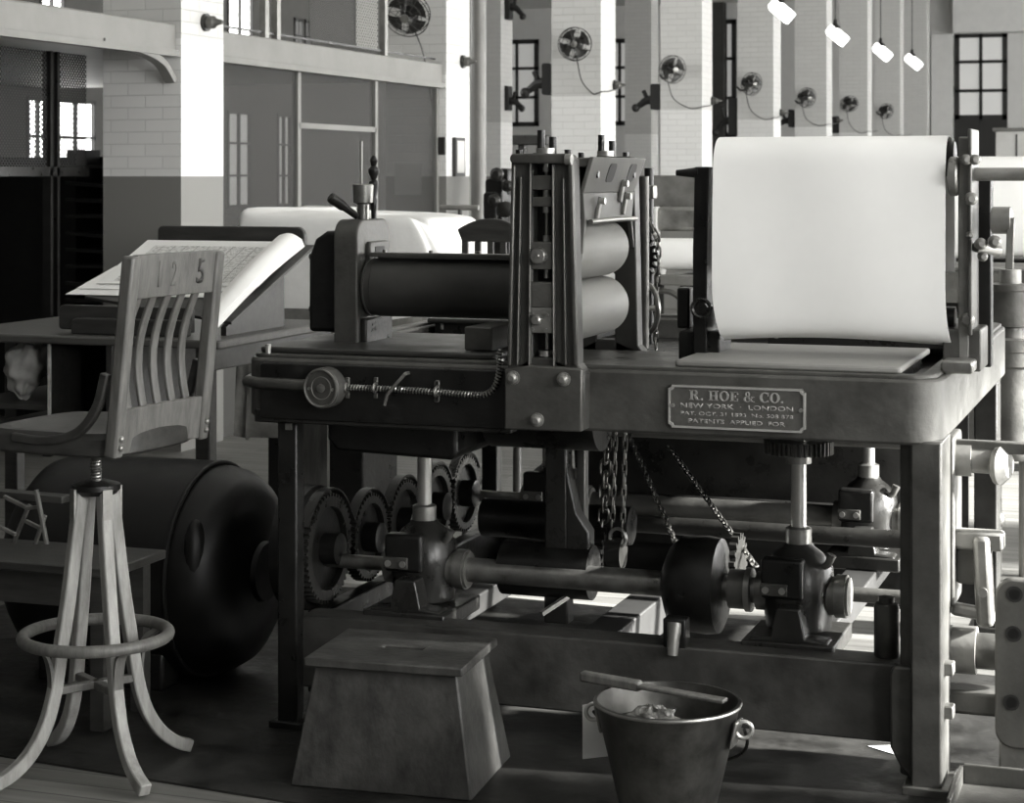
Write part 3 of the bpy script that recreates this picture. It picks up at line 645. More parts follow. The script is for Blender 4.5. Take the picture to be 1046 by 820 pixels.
# standards
def standard(Y, rear=False):
    t = 0.055; y0, y1 = Y, Y+t
    base = [F(517, 437.5), F(596, 440), F(597, 381), F(590, 372), F(585.5, 163), F(581, 157.5), F(526, 156), F(522, 160), F(520.5, 366), F(517, 379)]
    slot = (F(544, 300)[0], F(564, 300)[0]); zt, zbm = F(553, 167)[1], F(553, 365)[1]
    st = MB()
    # side cheeks and end blocks around the open slot
    st.prism([base[9], base[8], base[7], (slot[0], base[7][1]), (slot[0], zbm), (slot[0], base[9][1]-0.02)], 'xz', y0, y1)
    st.prism([(slot[1], base[2][1]-0.02), base[2], base[3], base[4], base[5], (slot[1], base[5][1])], 'xz', y0, y1)
    st.prism([base[0], base[1], base[2], (slot[1], zbm), (slot[0], zbm), base[9]], 'xz', y0, y1)
    st.prism([(slot[0]-.002, zt), (slot[1]+.002, zt), (slot[1]+.002, base[5][1]), (slot[0]-.002, base[6][1])], 'xz', y0, y1)
    s = st.build('standard', 'iron_std', press, 0.004)
    if rear: return s
    # raised ribs on the front
    def rib(px0, py0, px1, py1, w=0.010, h=0.016, m='iron_frame'):
        a, b = F(px0, py0), F(px1, py1)
        MB().bar((a[0], y0-h/2+0.002, a[1]), (b[0], y0-h/2+0.002, b[1]), w, h, (0, -1, 0)).build('rib', m, s, 0.004)
    for a in ((526, 168, 521.5, 373, .011), (584, 165, 589.5, 373, .013), (543, 166, 542, 374, .006), (566, 168, 567, 374, .006), (533.5, 180, 530, 372, .005), (576.5, 182, 579, 372, .005)): rib(*a)
    # top cap and bottom plate
    a, b = F(523, 157), F(586, 167)
    MB().prism(rrect(a[0], b[1], b[0], a[1], 0.012, 4), 'xz', y0-0.020, y0+0.01).build('cap', 'iron_frame', s, 0.004)
    MB().prism([F(517, 438), F(596, 440.5), F(596.5, 376), F(567, 373.5), F(543, 372.5), F(517.5, 376)], 'xz', y0-0.016, y0+0.004).build('foot_plate', 'iron_frame', s, 0.005)
    a = F(588, 171)
    MB().cyl((a[0]-0.02, y0-0.02, a[1]+0.02), (a[0]-0.004, y0-0.02, a[1]+0.02), 0.014, n=14).build('boss', 'iron_grey', s)
    def bolt(px, py, r=0.0145, m='iron_grey', yy=None):
        a = F(px, py); MB().lathe([(r*1.25, 0), (r*1.25, 0.004), (r, 0.005), (r*.95, 0.016), (r*.5, 0.021)], (a[0], (y0-0.016) if yy is None else yy, a[1]), (0, -1, 0), 6 if False else 14).build('bolt', m, s)
    for q in ((526.5, 385), (578, 386.5), (551, 428)): bolt(*q)
    # slot contents: backing, crossheads, adjusting screw, bearing blocks
    MB().box(slot[0], y1-0.008, zbm, slot[1], y1-0.001, zt).build('slot_back', 'black', s)
    for q0, q1 in ((179, 194), (201, 211)):
        z0, z1 = F(553, q1)[1], F(553, q0)[1]
        MB().box(slot[0]-0.001, y0-0.004, z0, slot[1]+0.001, y0+0.035, z1).build('crosshead', 'iron_frame', s, 0.002)
    for q, r in ((171, 0.011), (197, 0.011), (213, 0.011), (245, 0.010), (280, .008)):
        c = F(556, q); MB().cyl((c[0], y0+0.022, c[1]-0.011), (c[0], y0+0.022, c[1]+0.011), r, n=14).build('collar', 'steel', s)
    c0, c1 = F(555.5, 169), F(555.5, 250)
    MB().cyl((c0[0], y0+0.026, c1[1]), (c0[0], y0+0.026, c0[1]), 0.0055, n=10).build('adjusting_screw', 'steel_dull', s)
    for (q0, q1, mname) in ((247, 275, 'iron_frame'), (288, 314, 'iron_frame'), (314, 340, 'iron_grey')):
        z0, z1 = F(553, q1)[1], F(553, q0)[1]
        MB().box(slot[0]-0.003, y0-0.008, z0, slot[1]+0.003, y0+0.04, z1).build('bearing_block', mname, s, 0.003)
    c = F(552.5, 261); MB().lathe([(0.021, 0), (0.021, 0.018), (0.018, 0.022), (0.006, 0.023), (0.004, 0.026)], (c[0], y0-0.008, c[1]), (0, -1, 0), 24).build('knob', 'steel_dull', s)
    c = F(549.5, 326.5); MB().lathe([(0.014, 0), (0.014, 0.012), (0.010, 0.017)], (c[0], y0-0.008, c[1]), (0, -1, 0), 16).build('knob', 'steel_dull', s)
    for px, py in ((544.5, 320), (560, 321.5), (559, 337), (545, 336)):
        c = F(px, py); MB().cyl((c[0], y0-0.008, c[1]), (c[0], y0-0.014, c[1]), 0.005, n=10).build('bolt', 'steel_dull', s)
    c0, c1 = F(555.5, 340), F(555.5, 358)
    MB().cyl((c0[0], y0+0.03, c1[1]), (c0[0], y0+0.03, c0[1]), 0.006, n=10).build('screw_end', 'steel', s)
    c = F(555, 361); MB().cyl((c[0], y0+0.022, c[1]-0.008), (c[0], y0+0.022, c[1]+0.006), 0.019, n=18).build('collar', 'steel', s)
    return s
st = standard(FY)
standard(5.26, True)
# twin adjusting posts on top of each standard
for Y, px in ((FY+0.028, 552), (5.31, 0)):
    x = F(553, 150, FY)[0]+0.0 if px else F(553, 150, FY)[0]-0.015
    for dx, hh in ((-0.010, 0.062), (0.022, 0.045)):
        MB().cyl((x+dx, Y, 1.552), (x+dx, Y, 1.556+hh), 0.010, n=12).build('screw_post', 'iron_black', press)
    MB().cyl((x+0.004, Y, 1.556), (x+0.004, Y, 1.572), 0.026, n=18).build('screw_collar', 'steel', press)
    for dx in (-0.07, 0.062): MB().cyl((x+dx, Y, 1.552), (x+dx, Y, 1.568), 0.009, n=10).build('screw_head', 'iron_black', press)

# printing cylinders between the standards
XRC = -1.55
for z, r in ((1.303, 0.080), (1.142, 0.080)):
    c = MB().lathe([(0.03, -0.02), (0.03, 0.0), (r-0.006, 0.0), (r, 0.006), (r, 0.444), (r-0.006, 0.45), (0.03, 0.45), (0.03, 0.5)], (XRC, 4.768, z), (0, 1, 0), 48).build('printing_cylinder', 'roller', press)
    MB().lathe([(0.02, 0), (0.055, 0.0), (0.055, 0.012)], (XRC, 4.757, z), (0, 1, 0), 28).build('end_plate', 'iron_frame', c)
# hood with two slots and slides
def hoodpt(y, z, x): return (x, y, z)
hx_t, hx_c, hx_b = -1.437, -1.468, -1.462
zt, zc, zl, zlb = 1.550, 1.457, 1.39, 1.30
hd = MB().hexa([(hx_c-0.012, 4.775, zc), (hx_c, 4.775, zc), (hx_c, 5.262, zc), (hx_c-0.012, 5.262, zc), (hx_t-0.012, 4.765, zt), (hx_t, 4.765, zt), (hx_t, 5.275, zt), (hx_t-0.012, 5.275, zt)]).build('hood', 'hood', press, 0.002)
MB().prism([(4.765, zlb), (4.80, zl), (4.775, zc), (5.262, zc), (5.235, zl), (5.262, zlb), (5.262, 1.365), (4.80, 1.375)] if False else [(4.775, zc), (4.79, zl), (4.765, zlb), (4.775, zlb), (4.81, zl-0.005), (5.225, zl-0.005), (5.255, zlb), (5.265, zlb), (5.24, zl), (5.262, zc)], 'yz', hx_c-0.012, hx_c).build('hood_skirt', 'hood', hd, 0.002)
MB().tube([(hx_c+0.012, 4.80, zl-0.008), (hx_c+0.014, 5.03, zl-0.006), (hx_c+0.012, 5.235, zl-0.008)], 0.007, 10).build('wiper_bar', 'steel_dull', hd)
for y in (4.97, 5.17):
    m = MB()
    hq = [(hx_c+(z-zc)/(zt-zc)*(hx_t-hx_c), yy, z) for yy, z in rrect(y-0.034, 1.484, y+0.034, 1.534, 0.016, 4)]
    m.rings([[(x-0.004, yy, z) for x, yy, z in hq], [(x+0.0015, yy, z) for x, yy, z in hq]])
    m.build('slot', 'black', hd)
for y, z in ((4.88, 1.415), (5.13, 1.425), (5.10, 1.46)):
    sl = MB().bar((hx_c+0.004, y, z-0.03), (hx_c+0.012, y+0.012, z+0.03), 0.016, 0.01, (1, 0, 0)).build('slide', 'iron_grey', hd, 0.002)
    MB().cyl((hx_c+0.010, y+0.006, z+0.02), (hx_c+0.026, y+0.006, z+0.02), 0.009, n=12).build('knob', 'steel', sl)
MB().box(-1.66, 4.77, 1.525, hx_t-0.01, 5.27, 1.548).build('hood_top', 'iron_frame', hd, 0.003)
MB().box(-1.64, 4.77, 1.40, -1.63, 5.27, 1.53).build('hood_back', 'iron', hd)
for y in (4.85, 5.2): MB().cyl((hx_t-0.03, y, 1.505), (hx_t-0.012, y, 1.505), 0.010, n=12).build('rivet', 'iron_black', hd)
# sprocket and chain behind the rear standard
cs = aty(654, 262, 5.45); MB().gear((cs.x-0.02, 5.45, cs.z), (0, 1, 0), 0.075, 0.018, 22, 0.014, 0.03).build('sprocket', 'iron_black', press)
q = [aty(x, y, 5.47) for x, y in ((650, 218), (664, 225), (672, 245), (673, 270), (671, 300), (670, 330), (670, 356))]
m = MB()
for i in range(len(q)-1): m.chain(q[i], q[i+1], 0.022, 0.014, 0.003)
m.build('drive_chain', 'chain', press)
a = aty(663, 196, 5.5); MB().cyl((a.x, 5.5, ZT), (a.x, 5.5, a.z+.07), 0.014, n=12).build('rear_post', 'iron_black', press)
MB().box(a.x-0.02, 5.48, a.z-0.02, a.x+0.02, 5.52, a.z+0.02).build('post_collar', 'steel_dull', press, 0.004)
a = aty(660, 315, 5.42); MB().torus((a.x, 5.42, a.z), (0.7, 0.7, 0), 0.07, 0.008, 30, 8).build('hand_wheel', 'steel_dull', press)
MB().cyl((a.x-0.09, 5.38, a.z), (a.x+0.03, 5.44, a.z), 0.008, n=10).build('wheel_spindle', 'steel_dull', press)
q = aty(655, 300, 5.37)
MB().cyl((-1.468, 5.36, ZT), (-1.468, 5.36, 1.5), 0.016, n=14).build('tie_rod', 'iron_frame', press)

# ink drum and its bracket on the left
DY, DZ, DR = 5.08, 1.187, 0.084
xd = aty(378, 300, DY).x
d = MB().lathe([(0.02, -0.03), (0.02, 0), (DR-0.012, 0.0), (DR, 0.008), (DR, 0.012), (DR-0.003, 0.014), (DR-0.003, 0.03), (DR, 0.032), (DR, 0.62), (0.02, 0.63)], (xd, DY, DZ), (1, 0, 0), 48).build('ink_drum', 'drum', press)
MB().lathe([(DR-0.02, -0.012), (DR-0.01, -0.012), (DR-0.01, 0.0), (DR-0.02, 0.0)], (xd, DY, DZ), (1, 0, 0), 40, caps=False).build('drum_ring', 'iron', d)
sb = MB().box(xd+0.02, DY-0.06, DZ+DR+0.001, xd+0.64, DY-0.01, DZ+DR+0.014).build('scraper_bar', 'iron_frame', press, 0.003)
for k in range(5): MB().cyl((xd+0.06+0.14*k, DY-0.035, DZ+DR+0.014), (xd+0.06+0.14*k, DY-0.035, DZ+DR+0.022), 0.006, n=10).build('bolt', 'steel_dull', sb)
bx0, bx1 = aty(340, 300, 4.98).x, aty(364, 300, 4.98).x
bk = MB().prism(rrect(4.985, ZT+0.005, 5.225, 1.378, (0.005, 0.05, 0.05, 0.005)), 'yz', bx0, bx1).build('drum_bracket', 'iron_frame', press, 0.012, 3)
MB().prism(rrect(5.05, 1.22, 5.19, 1.315, 0.012, 4), 'yz', bx1-0.005, bx1+0.012).build('bearing_plate', 'iron_frame', bk, 0.004)
MB().box(bx1+0.008, 5.085, 1.272, bx1+0.0135, 5.15, 1.30).build('bearing_slot', 'black', bk)
MB().box(bx1-0.002, 5.01, ZT+0.01, bx1+0.018, 5.20, 1.10).build('bracket_foot', 'iron', bk, 0.006)
gx0 = aty(315, 300, 5.02).x
gb = MB().prism([(gx0, ZT+0.05), (bx0+0.005, ZT+0.05), (bx0+0.005, 1.345), (gx0+0.055, 1.345), (gx0+0.02, 1.322), (gx0, 1.27)], 'xz', 5.02, 5.19).build('gear_box', 'iron_black', press, 0.012, 3)
for z in (1.27, 1.12): MB().cyl((gx0-0.014, 5.06, z), (gx0+0.004, 5.06, z), 0.008, n=10).build('bolt', 'iron', gb)
# lever and ink cup on top of the bracket
cx_ = (bx0+bx1)/2+0.035; a = aty(371, 190, 5.08)
cup = MB().lathe([(0.017, 1.372), (0.017, 1.42), (0.028, 1.425), (0.030, 1.475), (0.026, 1.478), (0.024, 1.45)], (a.x, 5.08, 0), (0, 0, 1), 24).build('screw_cup', 'steel_dull', bk)
MB().cyl((a.x-0.006, 5.08, 1.46), (a.x-0.006, 5.08, 1.60), 0.004, n=8).build('spindle', 'iron_grey', cup)
a2 = aty(379, 200, 5.12)
MB().lathe([(0.008, 1.40), (0.012, 1.43), (0.008, 1.44), (0.014, 1.47), (0.014, 1.485), (0.006, 1.49), (0.016, 1.51), (0.016, 1.52), (0.007, 1.53), (0.012, 1.545), (0.004, 1.56)], (a2.x, 5.14, 0), (0, 0, 1), 14).build('valve', 'iron_black', bk)
MB().cyl((a2.x, 5.14, 1.37), (a2.x, 5.14, 1.42), 0.008, n=8).build('valve_stem', 'iron_black', bk)
p0, p1 = aty(337, 201, 5.0), aty(365, 221, 5.06)
MB().tube([p0, p0.lerp(p1, .05), p0.lerp(p1, .45), p0.lerp(p1, .55), p1], [0.012, 0.016, 0.015, 0.011, 0.010], 12).build('lever', 'iron', bk)

# nameplate
a, b = F(683, 392, 4.735), F(823.5, 440, 4.735)
nx0, nx1, nz1, nz0 = a[0], b[0], 0.9775, 0.8685
k = 0.009
def notched(x0, z0, x1, z1, k):
    out = []
    for cx, cz, a0 in ((x0, z0, 90), (x1, z0, 180), (x1, z1, 270), (x0, z1, 360)):
        for i in range(5):
            t = math.radians(a0-90*i/4); out.append((cx+k*math.cos(t), cz+k*math.sin(t)))
    return out
npl = MB().prism(notched(nx0, nz0, nx1, nz1, k), 'xz', PY0-0.009, PY0+0.002).build('nameplate', 'bronze', press, 0.0015)
npl['label'] = 'cast nameplate with raised maker lettering'
MB().frame(notched(nx0+.001, nz0+.001, nx1-.001, nz1-.001, k), notched(nx0+0.006, nz0+0.006, nx1-0.006, nz1-0.006, k), 'xz', PY0-0.013, PY0-0.008).build('rim', 'bronze_lt', npl)
ncx, ncz, nw, nh = (nx0+nx1)/2, (nz0+nz1)/2, nx1-nx0, nz1-nz0
def slab(line, height, width, depth):
    def el(cx, cy, rx, ry, a0, a1, n=18): return [(cx+rx*math.cos(math.radians(a0+(a1-a0)*i/n)), cy+ry*math.sin(math.radians(a0+(a1-a0)*i/n))) for i in range(n+1)]
    bx = lambda a, b, c, d: [(a, b), (c, b), (c, d), (a, d)]
    stem = [bx(.12, 0, .32, 1), bx(.02, 0, .42, .07), bx(.02, .93, .42, 1)]
    def arc(o, i): return [[o[k], o[k+1], i[k+1], i[k]] for k in range(len(o)-1)]
    G = {'H': (stem+[[(x+.50, y) for x, y in p] for p in stem]+[bx(.3, .46, .64, .54)], .96),
         'E': (stem+[bx(.3, .92, .74, 1), bx(.3, 0, .74, .08), bx(.3, .46, .54, .54), bx(.66, .72, .74, 1), bx(.66, 0, .74, .28), bx(.48, .38, .54, .62)], .80),
         'R': (stem+[bx(.3, .92, .5, 1), bx(.3, .47, .5, .55)]+arc(el(.48, .735, .32, .265, -90, 90), el(.48, .735, .13, .19, -90, 90))+[[(.46, .5), (.64, .5), (.88, .0), (.66, 0)], bx(.62, 0, .98, .07)], .98),
         'O': (arc(el(.45, .5, .44, .52, 0, 360, 36), el(.45, .5, .23, .44, 0, 360, 36)), .92),
         'C': (arc(el(.47, .5, .46, .52, 45, 315, 30), el(.47, .5, .25, .44, 45, 315, 30))+[bx(.74, .62, .82, 1.0), bx(.76, .02, .82, .26)], .88),
         '&': (arc(el(.38, .76, .22, .26, 0, 360, 24), el(.38, .76, .09, .19, 0, 360, 24))+arc(el(.36, .27, .34, .29, 60, 360, 26), el(.36, .27, .17, .21, 60, 360, 26))+[[(.22, .62), (.40, .62), (.92, 0), (.70, 0)], bx(.66, 0, .98, .07), [(.62, .25), (.70, .20), (.88, .50), (.80, .54)], bx(.68, .47, .98, .54)], 1.02),
         '.': ([bx(.06, 0, .24, .18)], .32), ' ': ([], .36)}
    m = MB(); x = 0; P = []
    for c in line:
        g, w = G[c]; P += [[(x+px, py) for px, py in p] for p in g]; x += w+.04
    x -= .04
    for p in P:
        q = [((px/x-.5)*width, (py-.5)*height) for px, py in p]
        m.prism([(ncx+a, ncz+0.0300+b) for a, b in q], 'xz', PY0-0.0095-depth, PY0-0.0085)
    return m
slab('R. HOE & CO.', 0.0245, 0.240, 0.0025).build('lettering', 'bronze_lt', npl)
for text, dz, h, wd in (('NEW YORK  \u00b7  LONDON', 0.0035, 0.0120, 0.285), ('PAT. OCT. 31 1893  No. 508 878', -0.0160, 0.0095, 0.285), ('PATENTS  APPLIED  FOR', -0.0345, 0.0105, 0.245)):
    lettering(text, h, wd, 0.003, Matrix.Translation((ncx, PY0-0.0095, ncz+dz)) @ Matrix.Rotation(PI/2, 4, 'X'), 'lettering', 'bronze_lt', npl)
for x in (nx0+0.012, nx1-0.012): MB().cyl((x, PY0-0.008, ncz+0.002), (x, PY0-0.015, ncz+0.002), 0.005, n=12).build('screw', 'steel', npl)

# dial, spring conduit and rail along the left of the frame front
c = F(329.5, 396, 4.70)
dl = MB().lathe([(0.048, 0.0), (0.054, 0.004), (0.054, 0.042), (0.050, 0.046), (0.046, 0.047), (0.045, 0.043), (0.002, 0.043)], (c[0]+0.006, PY0-0.008, c[1]), (-0.12, -1, 0.0), 40).build('dial', 'iron_frame', press)
MB().torus((c[0]+0.0005, PY0-0.0545, c[1]), (-0.12, -1, 0), 0.049, 0.003, 40, 6).build('dial_rim', 'steel_dull', dl)
MB().lathe([(0.012, 0), (0.011, 0.006), (0.004, 0.008)], (c[0]+0.001, PY0-0.051, c[1]), (-0.12, -1, 0), 16).build('hub', 'steel_dull', dl)
for dx, dz in ((0.036, -0.002), (-0.036, -0.002)): MB().cyl((c[0]+dx+0.001, PY0-0.05-dx*.12, c[1]+dz), (c[0]+dx, PY0-0.056-dx*.12, c[1]+dz), 0.004, n=8).build('screw', 'steel', dl)
for r in (0.030,): MB().torus((c[0]+0.001, PY0-0.0515, c[1]), (-0.12, -1, 0), r, 0.0015, 32, 5).build('dial_mark', 'iron_grey', dl)
ly = PY0-0.012
MB().tube([(PX0+0.20, ly-0.006, c[1]+.002), (PX0+0.10, ly-0.006, c[1]+0.004), (PX0+0.05, ly-0.006, c[1]+0.004), (PX0+0.005, ly+0.02, c[1]+0.004), (PX0-0.016, ly+0.09, c[1]+0.004), (PX0-0.016, 5.3, c[1]+.004)], 0.016, 12).build('hand_rail', 'iron_frame', press)
pts = []
for x, y in ((352, 395), (398, 397), (446, 400), (480, 402.5), (497, 402), (507, 393), (511, 376), (511.5, 356)): q = F(x, y, ly); pts.append((q[0], ly-0.006, q[1]))
cvp = bez(pts, 10); sp = MB(); L = 0; hel = []
tot = sum((cvp[i+1]-cvp[i]).length for i in range(len(cvp)-1)); s_ = 0
for i in range(len(cvp)-1):
    dd = cvp[i+1]-cvp[i]; n = max(2, int(dd.length/0.0011))
    for k in range(n):
        pnt = cvp[i]+dd*(k/n); ang = (s_+dd.length*k/n)/0.0085*2*PI
        dn = dd.normalized(); up = Vector((-dn.z, 0, dn.x))
        hel.append(pnt+up*0.0065*math.cos(ang)+Vector((0, 0.0065, 0))*math.sin(ang))
    s_ += dd.length
sp.tube(hel[::1], 0.0026, 5); cd = sp.build('spring_conduit', 'conduit', press)
MB().tube(cvp, 0.0055, 8).build('conduit_core', 'iron', cd)
for x, y in ((355, 396), (384, 396), (446, 400), (447, 399)):
    q = F(x, y, ly); cl = MB().torus((q[0], ly-0.006, q[1]), (1, 0, 0), 0.011, 0.004, 16, 6).build('clip', 'steel_dull', cd)
    MB().box(q[0]-0.006, ly-0.004, q[1]-0.028, q[0]+0.006, ly+0.004, q[1]+0.028).build('clip_tab', 'iron_frame', cl, 0.002)
q = [F(x, y, ly) for x, y in ((417, 381), (408, 391), (399, 402), (396, 413))]
MB().tube([(x, ly-0.022, z) for x, z in q], 0.0045, 8).build('hook_lever', 'steel_dull', press)
MB().cyl((q[0][0], ly-0.02, q[0][1]), (q[0][0], ly+0.004, q[0][1]), 0.005, n=8).build('lever_pin', 'steel', press)

# wiping paper loop and its brackets
PXL, PXR = aty(731.5, 300, 5.0).x, aty(967.5, 300, 5.0).x
prof = [(5.16, 1.10), (5.10, 1.082), (5.04, 1.079), (5.0, 1.085), (4.975, 1.10), (4.962, 1.13), (4.956, 1.18), (4.954, 1.25), (4.956, 1.35), (4.960, 1.45), (4.966, 1.53), (4.976, 1.565), (4.995, 1.588), (5.025, 1.601), (5.06, 1.604), (5.10, 1.598), (5.135, 1.58), (5.16, 1.54), (5.17, 1.45), (5.175, 1.25)]
pv = bez([(0, y, z) for y, z in prof], 4); nP = len(pv)
def loopfn(u, v):
    q = pv[min(nP-1, int(round(v*(nP-1))))]; x = PXL+(PXR-PXL)*u
    # the lower hem flares and sags slightly at the sides
    k = max(0, (1.22-q.z)/0.14)
    sag = 0.012*k*k*(2*u-1)**2 if q.y < 5.06 else 0
    wob = 0.0025*math.sin(u*9+q.z*4)
    return Vector((x+0.020*k*k*(1 if u < .5 else .6)*(1-2*abs(u-0.5) > 1 or (abs(u-.5)*2)**6), q.y+wob, q.z-sag))
pl_ = MB().sheet(loopfn, 24, nP-1, 0.003).build('paper_loop', 'paper', press, smooth=60)
pl_['label'] = 'broad white paper web looped over the rolls'
for y, z, r in ((5.07, 1.545, 0.045), (5.08, 1.13, 0.035)): MB().cyl((PXL-0.012, y, z), (PXR+0.012, y, z), r, n=24).build('web_roll', 'iron', press)
xl0, xl1 = aty(712, 200, 5.05).x, aty(728, 200, 5.05).x
lb = MB().prism([(5.0, ZT), (5.18, ZT), (5.15, 1.2), (5.12, 1.525), (5.02, 1.525), (5.0, 1.30)], 'yz', xl0, xl1-0.004).build('web_bracket', 'iron_black', press, 0.004)
p = aty(688, 176.5, 5.0)
MB().tube([(p.x, 5.03, p.z), (p.x+0.02, 5.03, p.z), (xl0+0.01, 5.03, 1.51)], [0.008, 0.010, 0.015], 12).build('arm_handle', 'iron_black', lb)
c = aty(716, 315, 4.98); MB().torus((c.x, 4.985, c.z), (0, 1, 0), 0.024, 0.006, 24, 6).build('adjusting_wheel', 'iron', lb)
MB().cyl((c.x, 4.98, c.z), (c.x, 5.05, c.z), 0.016, n=16).build('wheel_hub', 'iron', lb)
MB().prism(rrect(aty(693, 0, 5.02).x, ZT+0.0, aty(735, 0, 5.02).x, 1.09, 0.01, 3), 'xz', 5.02, 5.16).build('bracket_base', 'iron_black', lb, 0.004)
MB().box(aty(693, 0, 5.1).x, 5.08, 1.09, aty(706, 0, 5.1).x, 5.14, 1.20).build('bracket_block', 'iron_black', lb, 0.006)
# right-hand bracket with roll end, knobs and handle
xb0, xb1 = PXR+0.028, PXR+0.075
rb = MB().prism([(4.99, ZT-0.005), (5.17, ZT-0.005), (5.14, 1.3), (5.12, 1.60), (5.0, 1.60), (4.985, 1.3)], 'yz', xb0, xb0+0.028).build('web_bracket', 'iron_grey', press, 0.004)
MB().box(xb0+0.026, 4.97, 1.10, xb0+0.036, 5.15, 1.62).build('flange', 'iron_frame', rb, 0.003)
re = MB().lathe([(0.045, 0), (0.05, 0.004), (0.05, 0.02), (0.045, 0.024)], (PXR+0.005, 5.0, 1.50), (1, 0, 0), 28).build('roll_end', 'iron_grey', rb)
MB().box(PXR+0.004, 4.965, 1.46, PXR+0.026, 5.0, 1.545).build('roll_cheek', 'iron_grey', rb, 0.008)
for (px, py, r) in ((985, 163, .018), (994, 163, .018), (990, 203, .022), (989, 240, .012), (1000, 249, .020), (1014, 247, .022), (1002, 262, .016)):
    r *= 0.75; q = aty(px, py, 4.96); MB().lathe([(r*.6, 0), (r, 0.006), (r, 0.022), (r*.5, 0.03)], (q.x, 4.975, q.z), (0.3, -1, 0), 14).build('knob', 'iron_grey', rb)
q0, q1 = aty(997, 252, 4.99), aty(1020, 256, 5.05)
MB().cyl(q0, q1, 0.014, n=14).build('spindle', 'iron_grey', rb)
q0, q1 = aty(1003, 178, 5.06), aty(1027, 181, 5.12)
MB().cyl((xb0, 5.06, q0.z), (xb0+0.17, 5.06, q0.z), 0.017, n=16).build('web_spindle', 'iron_grey', rb)
q = aty(1006, 225, 5.2); MB().box(xb0+0.03, 5.17, ZT-.005, xb0+0.065, 5.23, 1.50).build('rear_stay', 'iron_black', rb, 0.004)
q = aty(1020, 225, 5.1); MB().lathe([(0.02, 0), (0.035, 0.004), (0.035, 0.05), (0.02, 0.056)], (q.x-0.02, 5.1, q.z), (1, 0, 0), 20).build('ratchet', 'iron_grey', rb)
q0, q1 = aty(1033, 222, 5.08), aty(1031, 275, 5.08)
MB().bar(q0, q1, 0.014, 0.02).build('ratchet_lever', 'iron_grey', rb, 0.003)
MB().prism(rrect(PXR-0.01, ZT+0.0, xb1+0.01, 1.115, 0.006, 3), 'xz', 4.99, 5.17).build('bracket_base', 'iron_frame', rb, 0.004)
c = aty(988, 327, 4.98); MB().lathe([(0.018, 0), (0.018, 0.012), (0.010, 0.02)], (c.x, 4.99, c.z), (0, -1, 0), 16).build('knob', 'steel_dull', rb)
MB().prism(rrect(PXR-0.005, ZT+0.002, xb1, ZT+0.035, 0.01, 3), 'xz', 4.90, 4.99).build('clamp', 'steel_dull', rb, 0.006)

# ---- drive under the bed
def housing(x, y, front=True):
    h = MB().lathe([(0.055, 0.0), (0.085, 0.012), (0.09, 0.05), (0.095, 0.10), (0.09, 0.17), (0.065, 0.205), (0.042, 0.222), (0.036, 0.232)], (x, y, RZ+0.012), (0, 0, 1), 32)
    o = h.build('gear_housing', 'iron', press)
    MB().lathe([(0.034, 0.0), (0.034, 0.05), (0.024, 0.055)], (x, y, RZ+0.232), (0, 0, 1), 24).build('collar', 'steel_dull', o)
    MB().box(x-0.082, y-0.10, 0.40, x+0.03, y-0.05, 0.505).build('cover', 'iron_black', o, 0.010, 3)
    MB().cyl((x-0.11, y, 0.40), (x+0.135, y, 0.40), 0.050, n=28).build('sleeve', 'iron_grey', o)
    MB().cyl((x+0.10, y, 0.40), (x+0.128, y, 0.40), 0.056, n=28).build('nut_ring', 'steel_dull', o)
    MB().prism([(x-0.11, RZ), (x+0.11, RZ), (x+0.10, RZ+0.02), (x+0.045, RZ+0.025), (x+0.03, RZ+0.10), (x-0.03, RZ+0.10), (x-0.045, RZ+0.025), (x-0.10, RZ+0.02)], 'xz', y-0.15, y-0.08).build('pedestal', 'iron', o, 0.005)
    MB().box(x-0.12, y-0.16, 0.262, x+0.12, y+0.13, RZ+0.014).build('base_plate', 'iron', o, 0.005)
    for dx in (-0.022, 0.022): MB().cyl((x-0.045+dx, y-0.104, 0.425), (x-0.045+dx, y-0.112, 0.425), 0.009, n=12).build('bolt', 'steel', o)
    MB().box(x-0.082, y-0.106, 0.41, x-0.01, y-0.098, 0.442).build('cap_plate', 'iron_frame', o, 0.002)
    MB().tube([(x+0.06, y-0.03, RZ+0.18), (x+0.085, y-0.04, RZ+0.20), (x+0.095, y-0.04, RZ+0.225)], [0.009, 0.010, 0.013], 10).build('oiler', 'steel_dull', o)
    return o
SY0, SY1 = 5.08, 6.27
for x in (LX, RX):
    housing(x, SY0); housing(x, SY1, False)
    for y in (SY0, SY1):
        MB().cyl((x, y, RZ+0.28), (x, y, ZB), 0.0205, n=20).build('vertical_shaft', 'steel', press)
        MB().cyl((x, y, ZB-0.105), (x, y, ZB-0.07), 0.034, n=20).build('shaft_collar', 'steel_dull', press)
for y in (SY0, SY1): MB().cyl((-2.37, y, 0.40), (LX-0.09, y, 0.40), 0.020, n=18).build('end_shaft', 'steel_dull', press)
MB().cyl((LX+0.12, SY0, 0.40), (RX-0.10, SY0, 0.40), 0.034, n=28).build('main_shaft', 'steel_dull', press)
MB().cyl((LX+0.12, SY1, 0.40), (RX-0.10, SY1, 0.40), 0.034, n=28).build('main_shaft', 'iron_frame', press)
MB().cyl((LX, 5.55, 0.47), (-0.66, 5.55, 0.47), 0.026, n=20).build('cross_shaft', 'iron', press)
MB().cyl((-1.6, 5.30, 0.36), (-0.66, 5.30, 0.36), 0.020, n=18).build('cross_shaft', 'iron_frame', press)
MB().cyl((-1.95, 5.35, 0.50), (-1.50, 5.35, 0.50), 0.055, n=24).build('gear_sleeve', 'iron_black', press)
MB().cyl((-2.3, 5.9, 0.70), (-0.65, 5.9, 0.70), 0.022, n=18).build('upper_shaft', 'iron_frame', press)
MB().gear((RX, SY0, ZB-0.062), (0, 0, 1), 0.092, 0.034, 40, 0.009).build('ring_gear', 'iron_frame', press)
